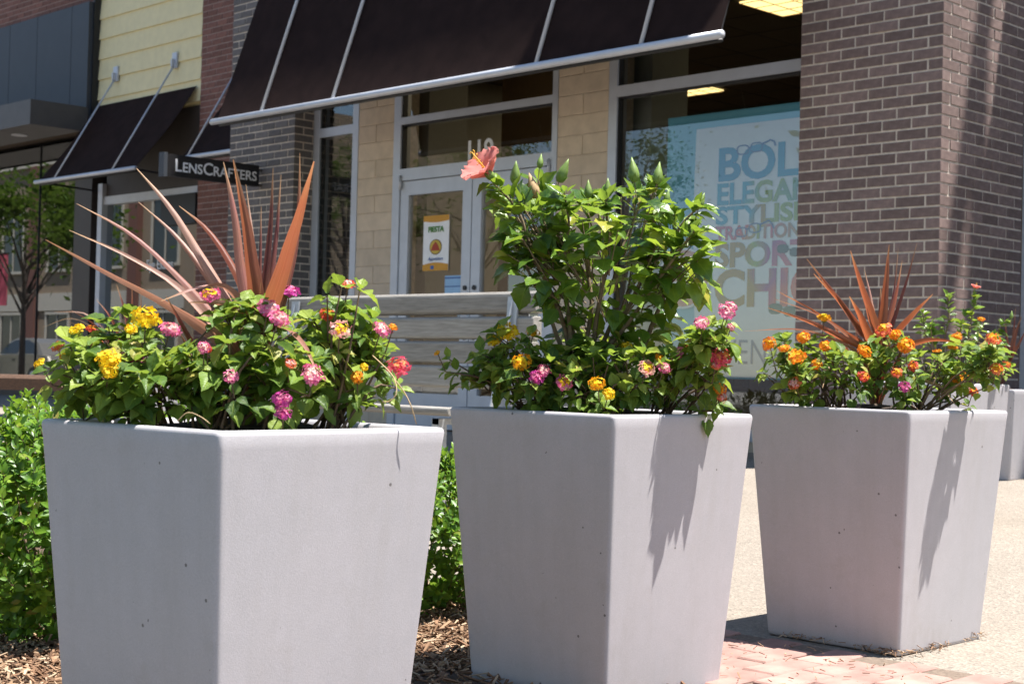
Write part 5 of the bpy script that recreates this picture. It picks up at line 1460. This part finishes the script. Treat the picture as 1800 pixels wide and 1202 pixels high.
# parked car (seen mirrored)
def car(label, cx, cy_, z0):
    t = thing('parked_car', label, 'car', (cx, cy_, z0))
    paint = plain('champagne_paint', (.26, .235, .20), .25, .03, 4, metal=.4); dark = M['dimglass']
    # nose towards -x
    low = [(-2.3, .32), (-2.32, .55), (-2.22, .72), (-1.25, .90), (-.9, .93), (1.6, .96), (2.15, .92), (2.28, .72), (2.25, .35)]
    top = [(-1.05, .92), (-.35, 1.33), (.05, 1.42), (.75, 1.41), (1.25, 1.28), (1.80, .95)]
    mb = MB(); W = .86
    sec = []
    for y, s, dz in ((-W, .985, -.0), (-W + .06, 1.0, 0), (W - .06, 1.0, 0), (W, .985, 0)):
        sec.append([(cx + x * s, cy_ + y, z0 + z) for x, z in low])
    mb.rings(sec); mb.build('body', paint, t)
    mb = MB(); sec = []
    for y, ins in ((-W + .05, 0), (-W + .20, 1), (W - .20, 1), (W - .05, 0)):
        sec.append([(cx + x, cy_ + y, z0 + (z if ins else .92 + (z - .92) * .02)) for x, z in top])
    mb.rings(sec); mb.build('cabin', paint, t)
    for sy in (-1, 1):
        def sidept(x, z): return (cx + x, cy_ + sy * (W - .05 - .15 * (z - .92) / .5 + .006), z0 + z)
        mb = MB(); mb.poly([sidept(-.80, .97), sidept(.30, .97), sidept(.30, 1.35), (sidept(-.02, 1.35)), sidept(-.30, 1.28)]); mb.build('side_window', dark, t)
        mb = MB(); mb.poly([sidept(.36, .97), sidept(1.45, .99), sidept(1.15, 1.25), sidept(.72, 1.35), sidept(.36, 1.36)]); mb.build('side_window', dark, t)
        mb = MB(); mb.ball((cx - .72, cy_ + sy * (W + .08), z0 + 1.0), (.07, .10, .065), 10, 6); mb.build('wing_mirror', paint, t, True)
        MB().box(cx + .10, cx + .26, cy_ + sy * W - .01, cy_ + sy * W + .01, z0 + .80, z0 + .83).build('door_handle', M['black'], t)
    mb = MB(); mb.poly([(cx - 1.0, cy_ - W + .16, z0 + .955), (cx - 1.0, cy_ + W - .16, z0 + .955), (cx - .38, cy_ + W - .24, z0 + 1.325), (cx - .38, cy_ - W + .24, z0 + 1.325)]); o = mb.build('windscreen', dark, t); o.location = (-.012, 0, .012)
    for wx in (-1.42, 1.35):
        for sy in (-1, 1):
            w = MB().tube([(cx + wx, cy_ + sy * (W - .18), z0 + .31), (cx + wx, cy_ + sy * (W + .012), z0 + .31)], .31, 20).build('wheel', M['black'], t)
            MB().tube([(cx + wx, cy_ + sy * (W), z0 + .31), (cx + wx, cy_ + sy * (W + .02), z0 + .31)], .20, 16).build('rim', M['alu_pale'], w)
    for sy in (-1, 1):
        mb = MB(); mb.ball((cx - 2.24, cy_ + sy * .62, z0 + .66), (.07, .18, .07), 8, 5); mb.build('headlight', M['alu_pale'], t, True)
    return t
car('silver-beige parked car mirrored in the tinted glass at the left edge', -40.6, -1.8, -.17)
# lettering becomes plain meshes; the sign's letters are set side by side
bpy.context.view_layer.update()
dg = bpy.context.evaluated_depsgraph_get()
ycur = 7.215
for o in TEXTS:
    me = bpy.data.meshes.new_from_object(o.evaluated_get(dg))
    nm = o.name.split('.')[0]
    o.name = 'font_source'
    n_ = bpy.data.objects.new(nm, me); COL.objects.link(n_)
    n_.parent = o.parent; n_.matrix_parent_inverse = o.matrix_parent_inverse.copy(); n_.matrix_basis = o.matrix_basis.copy()
    for k_ in ('label', 'category', 'group'):
        if k_ in o.keys(): n_[k_] = o[k_]
    if o in SIGN_ROW:
        xs_ = [v.co.x for v in me.vertices]
        n_.location.y = ycur - min(xs_); ycur += max(xs_) - min(xs_) + .010
    cu_ = o.data; bpy.data.objects.remove(o); bpy.data.curves.remove(cu_)
print('sign ends', ycur)
print('leaves', LEAFS['n'], 'objects', len(bpy.data.objects))
